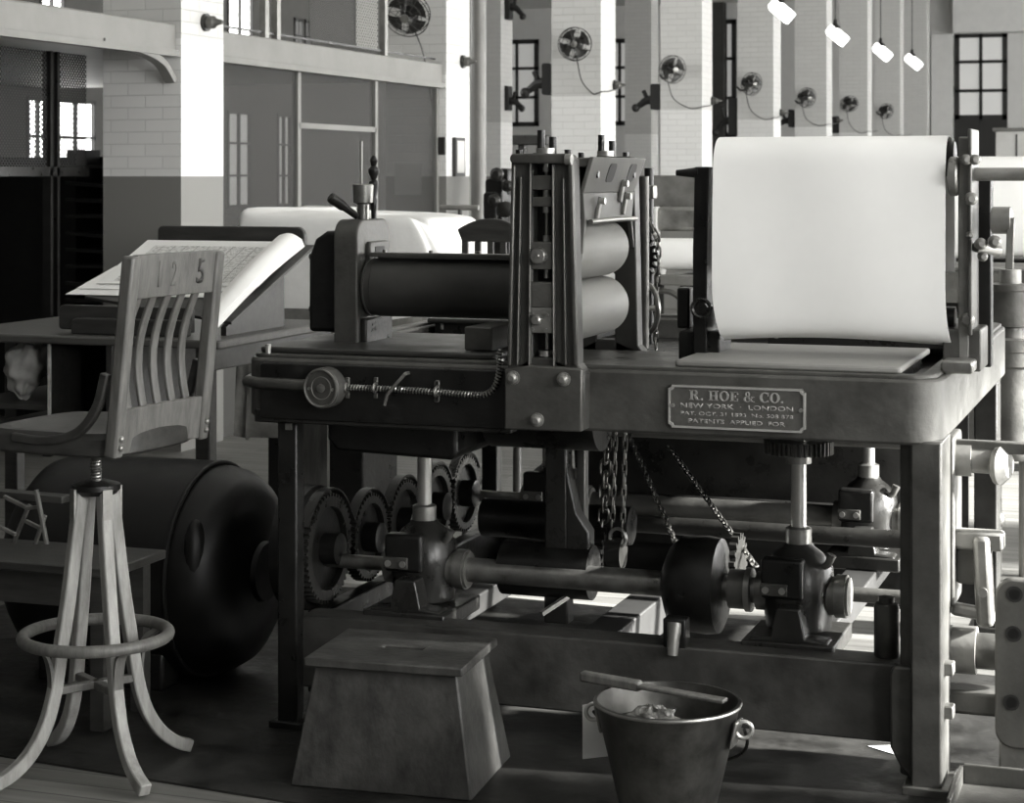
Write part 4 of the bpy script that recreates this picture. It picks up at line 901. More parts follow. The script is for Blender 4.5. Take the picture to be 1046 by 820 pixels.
for y in (0,): MB().cyl((LX, 6.27, 0.7), (LX, 6.27, 0.701), 0.01, n=8) if False else None
# hanging gearbox, oil pans below the bed
a, b = aty(337, 0, 4.90).x, aty(469, 0, 4.90).x
MB().prism([(a, ZB), (a, ZB-0.075), (a+0.03, ZB-0.105), (b-0.02, ZB-0.115), (b, ZB-0.10), (b, ZB)], 'xz', 4.88, 5.20).build('under_gearbox', 'iron_black', press, 0.01)
MB().lathe([(0.11, 0), (0.11, 0.32)], (b+0.02, 5.12, ZB+0.005), (1, 0, 0), 32).build('oil_pan', 'iron', press)
# centre bracket
cxp = aty(572, 500, 5.14).x
cb = MB().prism([(cxp-0.035, 0.262), (cxp+0.035, 0.262), (cxp+0.03, ZB), (cxp-0.03, ZB)], 'xz', 5.10, 5.16).build('centre_post', 'iron', press, 0.006)
MB().prism([(cxp+0.03, 0.45), (cxp+0.095, 0.44), (cxp+0.095, 0.52), (cxp+0.06, 0.57), (cxp+0.038, 0.66), (cxp+0.03, 0.70)], 'xz', 5.10, 5.16).build('gusset', 'iron', cb, 0.006)
MB().box(cxp+0.042, 5.16, 0.50, cxp+0.066, 5.20, ZB).build('side_strut', 'iron_frame', cb, 0.004)
MB().box(cxp+0.03, 5.08, ZB-0.06, cxp+0.115, 5.16, ZB).build('hanger', 'iron_frame', cb, 0.006)
MB().cyl((cxp-0.16, 5.13, 0.405), (cxp+0.10, 5.13, 0.405), 0.075, n=28).build('centre_sleeve', 'iron_black', cb)
MB().bar(aty(553, 627, 5.0), aty(606, 592, 5.2), 0.012, 0.012).build('brace_rod', 'iron_grey', press)
# gear train down the left side
gears = [(5.07, 0.435, 0.165), (5.37, 0.415, 0.14), (5.645, 0.415, 0.14), (5.92, 0.42, 0.138), (6.19, 0.42, 0.138)]
for i, (y, z, r) in enumerate(gears):
    g = MB().gear((-2.335, y, z), (1, 0, 0), r-0.008, 0.035, int(r*300), 0.010, r*0.72).build('gear', 'iron', press)
    MB().lathe([(r*0.75, 0.0), (r*0.75, 0.008), (0.04, 0.012)], (-2.345, y, z), (1, 0, 0), 28).build('disc', 'iron_black', g)
    MB().lathe([(0.045, 0), (0.045, 0.05), (0.03, 0.055)], (-2.335, y, z), (1, 0, 0), 20).build('hub', 'iron_black', g)
m = MB(); arc = []
for i, (y, z, r) in enumerate(gears):
    for k in range(13):
        t = math.radians(150-120*k/12); arc.append((y+r*1.03*math.cos(t), z+r*1.03*math.sin(t)))
m.ribbon([(-2.33, y, z) for y, z in arc], (1, 0, 0), 0.03, 0.005).build('gear_guard', 'iron', press)
MB().lathe([(0.17, 0), (0.178, 0.004), (0.178, 0.07), (0.165, 0.075)], (-2.43, 5.07, 0.435), (1, 0, 0), 40).build('gear_cover', 'iron_black', press)
MB().box(aty(305, 0, 5.3).x, 5.3, 0.56, aty(334, 0, 5.3).x, 5.32, ZB).build('side_board', 'wood_mid', press)
# chain case, sprockets and chains
gx = aty(690, 600, SY0).x; gx1 = aty(746, 600, SY0).x
cc = MB().lathe([(0.05, -0.03), (0.10, -0.01), (0.125, 0.02), (0.13, 0.09), (0.125, 0.125), (0.10, 0.135)], (gx, SY0, 0.405), (1, 0, 0), 36).build('chain_case', 'iron_black', press)
MB().cyl((gx1, SY0, 0.40), (gx1+0.055, SY0, 0.40), 0.052, n=24).build('collar', 'iron_frame', cc)
MB().cyl((gx1+0.045, SY0, 0.40), (gx1+0.06, SY0, 0.40), 0.058, n=24).build('collar_ring', 'iron_grey', cc)
MB().gear((gx1-0.01, SY0+0.13, 0.44), (1, 0, 0), 0.085, 0.02, 18, 0.016).build('sprocket', 'iron', press)
p0, p1 = aty(641, 441, 5.75), aty(695, 566, 5.16); MB().chain(p0, p1, 0.021, 0.013, 0.003).build('chain', 'chain', press)
p0, p1 = aty(683, 456, 5.75), aty(772, 578, 5.16); MB().chain(p0, p1, 0.021, 0.014, 0.0032).build('chain', 'chain', press)
MB().cyl((aty(625, 440, 5.75).x, 5.75, ZB-0.02), (aty(700, 440, 5.75).x, 5.75, ZB-0.02), 0.03, n=16).build('idler_shaft', 'iron_black', press)
sx = aty(616, 555, 5.30)
MB().gear((sx.x, 5.30, 0.43), (1, 0, 0), 0.075, 0.03, 16, 0.016).build('sprocket', 'iron_black', press)
MB().cyl((sx.x-0.06, 5.30, 0.43), (sx.x+0.06, 5.30, 0.43), 0.045, n=20).build('sprocket_hub', 'iron', press)
for px0, px1, w in ((621, 616, 0.030), (630, 625, 0.012), (639.5, 636, 0.012)):
    p0, p1 = aty(px0, 440, 5.3), aty(px1, 545, 5.3); p0.z = ZB+0.01; MB().chain(p0, p1, 0.032, w, 0.0042 if w > .02 else 0.0036).build('chain', 'chain', press)
MB().torus((aty(631, 542, 5.28).x, 5.28, aty(631, 542, 5.28).z-0.02), (0.2, 1, 0), 0.026, 0.005, 20, 6).build('chain_ring', 'steel', press)
# oil cup on the rail and drip spout
c = aty(906, 650, 4.93)
oc = MB().lathe([(0.030, 0.0), (0.032, 0.004), (0.032, 0.125), (0.028, 0.135), (0.020, 0.137), (0.020, 0.15), (0.01, 0.152)], (c.x, 4.925, RZ), (0, 0, 1), 24).build('oil_cup', 'iron_frame', press)
c = aty(688, 640, 4.845); MB().tube([(c.x, 4.86, 0.345), (c.x, 4.845, 0.315), (c.x-0.002, 4.838, 0.27)], [0.022, 0.017, 0.015], 14).build('drip_spout', 'iron_grey', press)
MB().box(c.x-0.03, 4.85, 0.285, c.x+0.03, 4.90, 0.36).build('spout_block', 'iron_black', press, 0.004)
# right side: boss with hand knob, lever arms, link plate
q = aty(985, 473, 5.1)
rs = MB().prism(rrect(4.94, 0.42, 5.12, ZB, 0.02, 3), 'yz', PX1-0.03, PX1+0.012).build('side_plate', 'iron_frame', press, 0.005)
MB().cyl((PX1-0.01, 5.0, 0.785), (PX1+0.05, 5.0, 0.785), 0.042, n=28).build('boss', 'iron_grey', rs)
MB().cyl((PX1+0.05, 5.0, 0.785), (PX1+0.11, 5.0, 0.785), 0.033, n=28).build('boss_end', 'iron_grey', rs)
MB().lathe([(0.030, 0), (0.048, 0.012), (0.05, 0.025), (0.03, 0.045)], (PX1+0.10, 5.0, 0.775), (1, -0.3, 0), 20).build('hand_knob', 'iron_grey', rs)
u = MB().bar((PX1+0.0, 5.0, 0.585), (PX1+0.13, 5.0, 0.585), 0.05, 0.05).build('link_arm', 'iron_grey', press, 0.010)
MB().bar((PX1+0.075, 4.99, 0.60), (PX1+0.085, 4.99, 0.37), 0.05, 0.045, (1, 0, 0)).build('link_bar', 'iron_grey', u, 0.014)
MB().bar((PX1+0.0, 4.99, 0.41), (PX1+0.085, 4.99, 0.40), 0.035, 0.032).build('link_foot', 'iron_grey', u, 0.01)
MB().prism(rrect(PX1+0.01, 0.47, PX1+0.065, 0.57, 0.012, 3), 'xz', 5.0, 5.05).build('link_plate', 'iron_frame', u, 0.004)
MB().cyl((PX1+0.08, 4.955, 0.46), (PX1+0.08, 4.975, 0.46), 0.012, n=12).build('pin', 'steel_dull', u)
MB().cyl((PX1+0.20, 5.0, 0.45), (PX1+0.20, 5.0, 0.82), 0.012, n=12).build('side_rod', 'iron_grey', press)
MB().bar((PX1-0.02, 5.0, 0.82), (PX1+0.22, 5.0, 0.82), 0.03, 0.03).build('side_bar', 'iron_frame', press, 0.004)
MB().cyl((PX1-0.02, 5.02, 0.30), (PX1+0.20, 5.02, 0.30), 0.045, n=24).build('drive_stub', 'iron_frame', press)
MB().cyl((PX1+0.0, 5.02, 0.30), (PX1+0.06, 5.02, 0.30), 0.06, n=24).build('drive_collar', 'iron_grey', press)
MB().box(PX1-0.02, 4.96, 0.15, PX1+0.20, 5.05, 0.21).build('drive_base', 'iron_frame', press, 0.01)
fl = MB().prism(rrect(PX1+0.112, 0.085, PX1+0.31, 0.505, 0.045, 6), 'xz', 4.93, 4.965).build('flange_plate', 'iron_frame', press, 0.006)
for x, z in ((PX1+0.160, 0.468), (PX1+0.157, 0.37), (PX1+0.152, 0.20), (PX1+0.26, 0.46), (PX1+0.26, 0.19)):
    MB().cyl((x, 4.915, z), (x, 4.935, z), 0.018, n=16).build('bolt_hole', 'black', fl) if False else MB().lathe([(0.020, 0), (0.020, 0.004), (0.015, 0.0045), (0.014, 0.0)], (x, 4.927, z), (0, 1, 0), 18).build('bolt_hole', 'black', fl)
MB().box(PX1+0.12, 4.95, 0.0, PX1+0.36, 5.05, 0.12).build('flange_foot', 'iron_grey', press, 0.006)

# ================================================================ THINGS ROUND THE PRESS
# oil-soaked boards, the dark carried on under the press to stand for shade
m0, m1 = atz(0, 768), atz(300, 812)
struct(MB().prism([(-3.9, 4.40), (-2.0, 4.20), (-0.60, 4.20), (0.5, 4.30), (0.5, 5.45), (-0.5, 5.95), (-1.15, 6.0), (-1.3, 6.42), (-2.3, 6.5), (-3.9, 6.4)], 'xy', 0.0005, 0.006).build('floor', 'mat'), 'oil blackened floor, extended under the press as painted shade')
q = atz(903, 766, 0.007)
tag(MB().prism([(q.x-0.045, q.y+0.02), (q.x+0.035, q.y+0.055), (q.x+0.055, q.y-0.02), (q.x+0.03, q.y-0.03)], 'xy', 0.0065, 0.0085).build('white_patch', 'paper'), 'white four-sided patch on the floor under the press rail', 'floor patch')  # flat white patch lying under the rail

# second press of the same pattern farther down the row
p2 = copy_tree(press); p2.location.y += 5.42; p2.matrix_basis = Matrix.Translation(p2.location)
for ch_ in [c for c in p2.children if c.name.startswith('nameplate')]:
    for g_ in list(ch_.children): bpy.data.objects.remove(g_)
    bpy.data.objects.remove(ch_)
p2['label'] = 'farther press of the same kind with its white roll, partly hidden behind the near one'

# desk with open compartment
DX0, DX1, DY0, DY1, DZT = -4.05, -2.95, 5.60, 6.55, 0.968
dk = thing('desk', ((DX0+DX1)/2, (DY0+DY1)/2, 0), 'high wooden writing desk with an open compartment, behind the high chair', 'desk')
MB().prism(rrect(DX0, DY0, DX1, DY1, 0.02, 3), 'xy', DZT-0.028, DZT).build('desk_top', 'wood_desk', dk, 0.006)
for x, y in ((DX1-0.07, DY0+0.04), (aty(15, 480, DY0+0.5).x, DY0+0.5), (DX1-0.07, DY1-0.05), (DX0+0.06, DY1-0.05)):
    MB().box(x-0.027, y-0.027, 0, x+0.027, y+0.027, DZT-0.026).build('leg', 'wood_dark', dk, 0.006)
MB().box(DX1-0.10, DY0+0.02, DZT-0.10, DX1-0.03, DY1-0.02, DZT-0.027).build('side_rail', 'wood_dark', dk, 0.004)
cx1 = aty(117, 380, DY0+0.05).x; cz0 = aty(60, 450, DY0+0.05).z
MB().box(DX0+0.05, DY0+0.03, cz0, cx1, DY1-0.2, cz0+0.02).build('compartment_floor', 'wood_dark', dk, 0.003)
MB().box(DX0+0.05, DY1-0.22, cz0, cx1, DY1-0.2, DZT-0.028).build('compartment_back', 'black', dk)
MB().box(cx1-0.02, DY0+0.03, cz0, cx1, DY1-0.2, DZT-0.028).build('compartment_side', 'wood_dark', dk)
xd_ = aty(52, 400, DY0+0.05).x
dv = MB().box(xd_-0.008, DY0+0.05, cz0+0.02, xd_+0.002, DY1-0.22, DZT-0.028).build('divider', 'wood_dark', dk)
MB().box(xd_-0.008, DY0+0.042, cz0-0.02, xd_+0.002, DY0+0.05, DZT-0.028).build('divider_edge', 'edge_lt', dv)
shz = aty(25, 411, DY0+0.12).z
MB().box(DX0+0.05, DY0+0.06, shz-0.016, xd_-0.008, DY1-0.22, shz).build('shelf', 'wood_dark', dk)
# crumpled bundle
c = aty(28, 380, DY0+0.16)
def bun(u, v):
    a, b = 2*PI*u, PI*v
    d = Vector((math.cos(a)*math.sin(b), math.sin(a)*math.sin(b), -math.cos(b)))
    r = 1+0.10*math.sin(5*a+3*b)+0.07*math.sin(9*b+2*a)+0.05*math.sin(13*a-4*b)
    r *= (0.9+0.1*math.cos(3*b))
    return Vector((c.x+d.x*0.085*r+0.02*d.z, c.y+d.y*0.075*r, c.z+d.z*0.096*r))
bo = MB().sheet(bun, 40, 24)
bmesh.ops.remove_doubles(bo.bm, verts=bo.bm.verts, dist=0.0005)
zmin = min(v.co.z for v in bo.bm.verts); bo.bm.transform(Matrix.Translation((0, 0, shz+0.001-zmin)))
tag(bo.build('cloth_bundle', 'cloth_grey', smooth=80), 'crumpled pale cloth bundle stuffed in the desk compartment', 'bundle')
c2_ = aty(18, 418, DY0+0.1)
# reading stand
EX0, EX1 = -3.74, -2.99
def pl(x, s, off=0.0):    # point on the sloping board; s = 0 bottom .. 1 top
    return Vector((x, 5.78+0.64*s-off*0.38, 1.005+0.228*s+off*0.92))
rs_ = thing('reading_stand', (-3.37, 6.1, DZT), 'dark sloping reading stand on the desk, carrying the printed sheets', 'stand')
EB = EX0+0.075
b = MB().hexa([pl(EB, 0.27), pl(EX1-.01, 0.0), pl(EX1-.01, 1.03), pl(EB, 1.03), pl(EB, 0.27, .012), pl(EX1-.01, 0.0, .012), pl(EX1-.01, 1.03, .012), pl(EB, 1.03, .012)]).build('board', 'wood_dark', rs_, 0.003)
tx0, tx1 = aty(163, 237, 6.47).x, aty(313, 237, 6.47).x; tz0, tz1 = 1.245, aty(240, 231, 6.47).z+0.0
MB().prism(rrect(tx0, tz0, tx1, tz1, (0.004, 0.035, 0.02, 0.004), 5), 'xz', 6.455, 6.48).build('top_board', 'wood_dark', rs_, 0.004)
lx0 = aty(59, 312, 5.72).x
MB().prism(rrect(lx0, DZT+0.012, EX1-0.13, DZT+0.095, (0.004, 0.01, 0.02, 0.012), 4), 'xz', 5.725, 5.75).build('ledge', 'wood_dark', rs_, 0.004)
lx1 = aty(74, 330, 5.69).x
MB().prism(rrect(lx1, DZT+0.001, EX1-0.13, DZT+0.055, (0.004, 0.004, 0.02, 0.004), 4), 'xz', 5.68, 5.724).build('base_rail', 'wood_dark', rs_, 0.004)
for x in (EX0+0.30, EX1-0.05):
    MB().prism([(5.78, DZT+0.001), (6.22, DZT+0.001), (6.22, 1.155), (5.78, 0.998)], 'yz', x, x+0.02).build('side_cheek', 'wood_dark', rs_)
# printed sheets
def sheet_fn(x0, x1, s0, s1, off, curl=0.0, skew=0.0):
    def fn(u, v):
        x = x0+(x1-x0)*u+skew*(v-.5); s = s0+(s1-s0)*v
        lift = off+curl*max(0, (u-0.7)/0.3)**2
        return pl(x, s, lift)
    return fn
sg = [('printed sheet with a ruled table, lying open on top of the reading stand', EX0+0.065, EX1-0.045, 0.40, 1.02, 0.024, 0.0, -0.02, 'ruled'),
      ('white sheet jutting out beneath the ruled table on the reading stand', EX0+0.035, EX1-0.14, 0.345, 0.66, 0.019, 0, 0.04, 'paper'),
      ('lowest white sheet at the bottom edge of the reading stand', EX0+0.02, EX1-0.16, 0.28, 0.54, 0.0145, 0, 0.05, 'paper')]
for lab, x0, x1, s0, s1, off, cu, sk, mm in sg:
    tag(MB().sheet(sheet_fn(x0, x1, s0, s1, off, cu, sk), 10, 10, 0.0015, uv=True).build('printed_sheet', mm, smooth=80), lab, 'sheet', 'printed sheets on the reading stand')
# thick turned-over pages at the right
r0, r1 = aty(221, 327, 5.70), aty(309, 245, 6.30)
def roll(i):
    def fn(u, v):
        base = r0.lerp(r1, v)
        t = u
        d = Vector((-0.085*t, 0.0, 0.014*math.sin(PI*t)+0.014*t)) * (0.65+0.45*v)
        bulge = Vector((0, -0.010*math.sin(PI*v), 0.010*math.sin(PI*v)))
        return base+d+bulge+Vector((0.004*i, -0.002*i, -0.007*i))
    return fn
tp = thing('turned_pages', r0, 'thick sheaf of white pages turned over at the right of the reading stand', 'pages')
for i in range(4): MB().sheet(roll(i), 10, 12, 0.004).build('page', 'paper', tp, smooth=80)
# draped machine behind the desk
def drape():
    x0, x1, y0, y1 = -4.02, -3.10, 7.75, 8.45
    zt, zb_ = 1.352, 0.86
    m = MB(); out = rrect(x0, y0, x1, y1, 0.08, 8); n = len(out); cx, cy = (x0+x1)/2, (y0+y1)/2
    rings = []
    for kx, z in ((0.02, zt+.004), (0.5, zt+.003), (0.9, zt), (0.965, zt-0.012), (0.99, zt-0.04), (1.0, zt-0.10), (1.012, zt-0.22), (1.02, zt-0.34), (1.03, zt-0.42), (1.04, zb_)):
        r = []
        for j, (x, y) in enumerate(out):
            ph = 2*PI*j/n; f = max(0.010 if kx > .95 else 0, (zt-z)*0.08)
            w_ = 1+f*(math.sin(ph*7+1)+0.6*math.sin(ph*13+z*3)+0.5*math.sin(ph*19))
            zz = z + (0.012*math.sin(ph*5)+0.006*math.sin(ph*11))*(1 if z > zt-0.3 else 0)*(0.4 if kx < .6 else 1)
            if z == zb_: zz += 0.05*math.sin(ph*3+.5)+0.02*math.sin(ph*9)
            tilt = -0.035*((x-x0)/(x1-x0)) if z > 1.2 else 0
            sl = 0.16*max(0, min(1, (zt-z)/0.16))*max(0, (x-x0)/(x1-x0)-.5)*2*max(0, 1-abs(zt-0.2-z))
            r.append((cx+(x-cx)*kx*w_+sl*.6, cy+(y-cy)*kx*w_, zz+tilt))
        rings.append(r)
    m.rings(rings, caps=False)
    return m
dr = thing('covered_machine', (-3.57, 8.1, 0), 'machine under a white dust sheet behind the desk', 'covered machine')
o = drape().build('dust_sheet', 'cloth', dr, smooth=80); o.modifiers.new('s', 'SUBSURF').levels = 1; o.modifiers[-1].render_levels = 1
MB().box(-3.92, 7.9, 0, -3.45, 8.3, 1.20).build('machine_body', 'iron_black', dr, 0.01)
def skirt():
    m = MB(); x0, x1, y0, y1 = -4.0, -3.38, 7.72, 8.48; out = rrect(x0, y0, x1, y1, 0.08, 10); n = len(out); rings = []
    for i in range(12):
        v = i/11; z = 0.92-0.56*v; r = []
        for j, (x, y) in enumerate(out):
            ph = 2*PI*j/n; w_ = 1+0.03*(0.3+v)*(math.sin(ph*9+2*v)+.7*math.sin(ph*17+1)+.5*math.sin(ph*29-3*v))
            r.append(((x0+x1)/2+(x-(x0+x1)/2)*w_, (y0+y1)/2+(y-(y0+y1)/2)*w_, z+(0.03*math.sin(ph*4) if i == 11 else 0)))
        rings.append(r)
    return m.rings(rings, caps=False)
skirt().build('canvas_skirt', 'canvas', dr, smooth=80)
# bow-backed chair behind the ink drum
Yc = 7.2
ch = thing('wooden_chair', (aty(500, 300, Yc).x, Yc+0.2, 0), 'dark wooden chair with a curved slatted back, behind the ink drum', 'chair')
a0, a1 = aty(468, 232, Yc).x, aty(535, 232, Yc).x; zt_, zc_ = aty(500, 223, Yc).z, aty(500, 247, Yc).z
top = [(a0+(a1-a0)*i/12, zt_-0.045*(2*i/12-1)**2) for i in range(13)]
MB().prism(top+[(a1-0.02, zc_), (a0+0.02, zc_)], 'xz', Yc-0.012, Yc+0.014).build('top_rail', 'wood_dark', ch, 0.005)
for k in range(5):
    x = a0+0.03+(a1-a0-0.06)*k/4; MB().box(x-0.013, Yc-0.008, 0.88, x+0.013, Yc+0.008, zc_+0.02).build('slat', 'wood_dark', ch, 0.003)
MB().box(a0, Yc-0.02, 0.83, a1, Yc+0.42, 0.87).build('seat', 'wood_dark', ch, 0.012)
for x in (a0+0.03, a1-0.03):
    for y in (Yc+0.01, Yc+0.38): MB().cyl((x, y, 0), (x, y, 0.84), 0.018, n=12).build('leg', 'wood_dark', ch)
# T handle
Yt = 8.9; q = aty(470, 212, Yt)
th = thing('handle_stand', (q.x, Yt, 0), 'upright rod with a T-shaped grip, between the dust sheet and the chair', 'handle')
MB().cyl((q.x, Yt, 0.02), (q.x, Yt, q.z), 0.011, n=12).build('rod', 'iron', th); MB().cyl((aty(450, 212, Yt).x, Yt, q.z), (aty(489, 212, Yt).x, Yt, q.z), 0.013, n=12).build('grip', 'iron_grey', th)
MB().lathe([(0.12, 0.0), (0.12, 0.015), (0.03, 0.025), (0.02, 0.06)], (q.x, Yt, 0), (0, 0, 1), 20).build('base', 'iron', th)

# high revolving chair
SO = cam(-1.045, 4.87); stl = thing('revolving_chair', (SO.x, SO.y, 0), 'high wooden revolving chair with slatted back, number carved in its top rail', 'chair', TH)
def L(r, t, z): return (r, t, z)      # local axes: x right, y away as the camera looks (rotation TH)
B0 = 0.007
for k in range(4):
    a = math.radians((218, 308, 38, 128)[k]); dx, dy = math.cos(a), math.sin(a)
    prof = [(0.040, 0.715), (0.055, 0.60), (0.075, 0.45), (0.095, 0.33), (0.113, 0.22), (0.138, 0.14), (0.176, 0.08), (0.222, 0.042), (0.266, B0+0.016)]
    pts = bez([(dx*r, dy*r, z) for r, z in prof], 6)
    l = MB().ribbon(pts, (-dy, dx, 0), 0.030, 0.032).build('leg', 'wood_lt', stl, 0.004, world=False)
    MB().ribbon(bez([(dx*0.175, dy*0.175, 0.335), (dx*0.165, dy*0.165, 0.335), (dx*0.135, dy*0.135, 0.315), (dx*0.122, dy*0.122, 0.26), (dx*0.125, dy*0.125, 0.20)], 5), (-dy, dx, 0), 0.026, 0.008).build('ring_bracket', 'wood_mid', l, world=False)
    MB().box(-0.013, -0.0035, 0, 0.013, 0.0035, 0.075).build('strap', 'steel_dull', l, world=False).matrix_local = Matrix.Translation((dx*0.062, dy*0.062, 0.645)) @ Matrix.Rotation(a+PI/2, 4, 'Z')
MB().torus((0, 0, 0.348), (0, 0, 1), 0.180, 0.0155, 48, 12).build('foot_ring', 'wood_mid', stl, world=False)
for a in (38, 128):
    a = math.radians(a); MB().bar((-math.cos(a)*0.11, -math.sin(a)*0.11, 0.225), (math.cos(a)*0.11, math.sin(a)*0.11, 0.225), 0.022, 0.02).build('cross_stretcher', 'wood_mid', stl, 0.003, world=False)
MB().lathe([(0.03, 0.700), (0.05, 0.703), (0.061, 0.715), (0.060, 0.728), (0.03, 0.737)], (0, 0, 0), (0, 0, 1), 32).build('screw_cap', 'iron_black', stl, world=False)
sp = MB(); hel = []
for i in range(240):
    t = i/240; hel.append((0.011*math.cos(t*2*PI*13), 0.011*math.sin(t*2*PI*13), 0.725+0.10*t))
MB().tube(hel, 0.0035, 5).build('screw_thread', 'steel_dull', stl, world=False); MB().cyl((0, 0, 0.70), (0, 0, 0.83), 0.010, n=14).build('spindle', 'iron', stl, world=False)
# seat + back in a frame turned to face the desk
FA = math.atan2(0.4, -0.917)           # facing direction in local axes
def S(f, s, z):                         # f forward, s to the chair's left-hand side, z up
    c_, s_ = math.cos(FA), math.sin(FA); return Vector((f*c_-s*s_, f*s_+s*c_, z))
def seatfn_(z_fn, nm): pass
st_ = MB(); N_ = 20
def seat_out(k, z, sad=0):
    out = []
    for j in range(40):
        t = 2*PI*j/40; c_, s_ = math.cos(t), math.sin(t)
        f = math.copysign(abs(c_)**0.45, c_)*0.205*k; s = math.copysign(abs(s_)**0.45, s_)*0.205*k
        out.append(S(f+0.01, s, z+sad*(0.018*(s/0.2)**2-0.01)))
    return out
st_.rings([seat_out(0.97, 0.826), seat_out(1.0, 0.832), seat_out(1.0, 0.868), seat_out(0.95, 0.882), seat_out(0.8, 0.878, 1), seat_out(0.4, 0.872, 1), seat_out(0.05, 0.872, 1)])
st_.build('seat', 'wood_dark', stl, 0, world=False)
HB = math.hypot(0.19, 0.05)
def Bk(s, z):                           # back surface: leans, bows between posts
    lean = (z-0.80)/0.5
    return -0.180-0.055*lean + 0.0*s
def bpt(s, z, d=0.0, bow=0.0): return S(Bk(s, z)+bow-d, s, z)
zl, zh = 0.828, 1.312
for sgn, w_ in ((-1, 0.04), (1, 0.04)):
    s0 = sgn*0.187
    pts = [bpt(s0, z) for z in (zl+0.0, 0.95, 1.1, 1.2, zh-0.002)]
    p_ = MB().ribbon(pts, S(0, 1, 0), 0.036, 0.034).build('back_post', 'wood_mid', stl, 0.006, world=False)
    for z in (0.852, 0.874): MB().sphere(bpt(s0, z, 0.018), 0.008, n=10, k=6).build('screw', 'steel_dull', p_, world=False)
def railp(z0, z1, bow, nm, mname):
    m = MB(); R_ = []
    for i in range(11):
        s = -0.175+0.35*i/10; b_ = bow*(1-(2*i/10-1)**2)
        R_.append([bpt(s, z0, -0.008, b_), bpt(s, z0, 0.010, b_), bpt(s, z1, 0.010, b_), bpt(s, z1, -0.008, b_)])
    return m.rings(R_).build(nm, mname, stl, 0.003, world=False)
tr_ = railp(1.205, zh, 0.012, 'top_rail', 'wood_mid'); railp(0.832, 0.940, 0.012, 'bottom_rail', 'wood_mid')
for k in range(5):
    s = -0.126+0.063*k
    pts = [bpt(s, 0.935+0.275*i/8, 0.002, 0.014+0.028*math.sin(PI*i/8)) for i in range(9)]
    MB().ribbon(pts, S(0, 1, 0), 0.027, 0.009).build('back_slat', 'wood_mid', stl, 0.002, world=False)
# carved number (seen from behind the back)
ez = Vector((0, 0, 1)); 
for txt, s, w_ in (('1', 0.062, 0.012), ('2', -0.005, 0.028), ('5', -0.115, 0.034)):
    n_ = S(-1, 0.137*s/0.175, 0).normalized(); x_ = S(0.137*s/0.175, -1, 0); x_.z = 0; x_.normalize(); n_.z = 0
    pos = bpt(s, 1.262, 0.0116, 0.012*(1-(s/0.175)**2)); up_ = Vector((n_.x*0.11, n_.y*0.11, 1)).normalized()
    M4 = Matrix(((x_.x, up_.x, n_.x, pos.x), (x_.y, up_.y, n_.y, pos.y), (x_.z, up_.z, n_.z, pos.z), (0, 0, 0, 1)))
    lettering(txt, 0.064, w_*.85, 0.0015, M4, 'carved_numeral', 'wood_dark' if txt == '5' else 'faint', tr_, world=False)
for sgn in (1, -1):
    s = sgn*0.2
    pts = bez([S(0.10, s, 0.865), S(0.0, s, 0.862), S(-0.09, s, 0.885), S(-0.145, s, 0.945), S(-0.172, s, 1.03)], 6)
    MB().ribbon(pts, S(0, 1, 0), 0.022, 0.022).build('back_brace', 'wood_dark', stl, 0.004, world=False)
MB().box(-0.05, -0.03, 0.80, 0.05, 0.03, 0.828).build('seat_iron', 'iron_black', stl, world=False)

# motor under the desk
mo = thing('electric_motor', (-2.95, 5.20, 0), 'large round black enclosed motor on the floor beneath the desk', 'motor')
mz, my = 0.325, 5.205
MB().lathe([(0.10, -0.03), (0.25, -0.02), (0.30, 0.03), (0.316, 0.08), (0.318, 0.12), (0.318, 0.56), (0.306, 0.565), (0.306, 0.585), (0.297, 0.63), (0.27, 0.675), (0.22, 0.705), (0.14, 0.72), (0.09, 0.725), (0.085, 0.74)], (-3.32, my, mz), (1, 0, 0), 64).build('casing', 'motor', mo)
MB().torus((-3.32+0.565, my, mz), (1, 0, 0), 0.314, 0.007, 64, 8).build('flange', 'motor', mo)
MB().sphere((-2.69, my-0.245, mz+0.07), 1.0, (0.035, 0.045, 0.12), 18, 14).build('vent_hood', 'motor', mo)
for y0, y1 in ((my-0.24, my-0.13), (my+0.13, my+0.24)): MB().box(-3.22, y0, 0.0061, -2.80, y1, 0.12).build('foot', 'iron_black', mo, 0.01)
# low crate and folding rack at the left edge
cr = thing('low_table', (-3.25, 4.72, 0), 'low black plank table in front of the motor, beside the high chair', 'table')
tr1 = aty(146, 575, 4.70).x
MB().box(-3.85, 4.54, 0.425, tr1, 4.83, 0.45).build('table_top', 'wood_dark', cr, 0.004)
MB().box(-3.8, 4.58, 0.33, tr1-0.04, 4.60, 0.425).build('apron', 'wood_dark', cr)
for x, y in ((tr1-0.06, 4.58), (tr1-0.06, 4.79), (-3.78, 4.58), (-3.78, 4.79)): MB().box(x-0.02, y-0.02, 0.0061, x+0.02, y+0.02, 0.425).build('leg', 'wood_dark', cr)
Yf = 4.74
fr = thing('folding_rack', (aty(25, 570, Yf).x, Yf, 0.45), 'small folding wooden rack standing on the low table', 'rack')
def fpt(px, py, dy=0): p = aty(px, py, Yf); return Vector((p.x, Yf+dy, max(p.z, 0.452)))
for (a, b, d) in (((37, 500), (48, 556), 0), ((24, 517), (8, 572), 0.03), ((40, 528), (30, 572), 0.03), ((0, 508), (24, 520), 0.02), ((0, 538), (16, 546), 0.0), ((22, 533), (38, 541), .02), ((24, 520), (40, 518), .01), ((-10, 500), (-4, 575), 0)):
    p0, p1 = fpt(*a, d), fpt(*b, d); MB().bar(p0, p1, 0.010, 0.013, (0, 1, 0)).build('stick', 'wood_mid', fr, 0.002)
tp0, tp1 = fpt(-12, 507), fpt(56, 513)
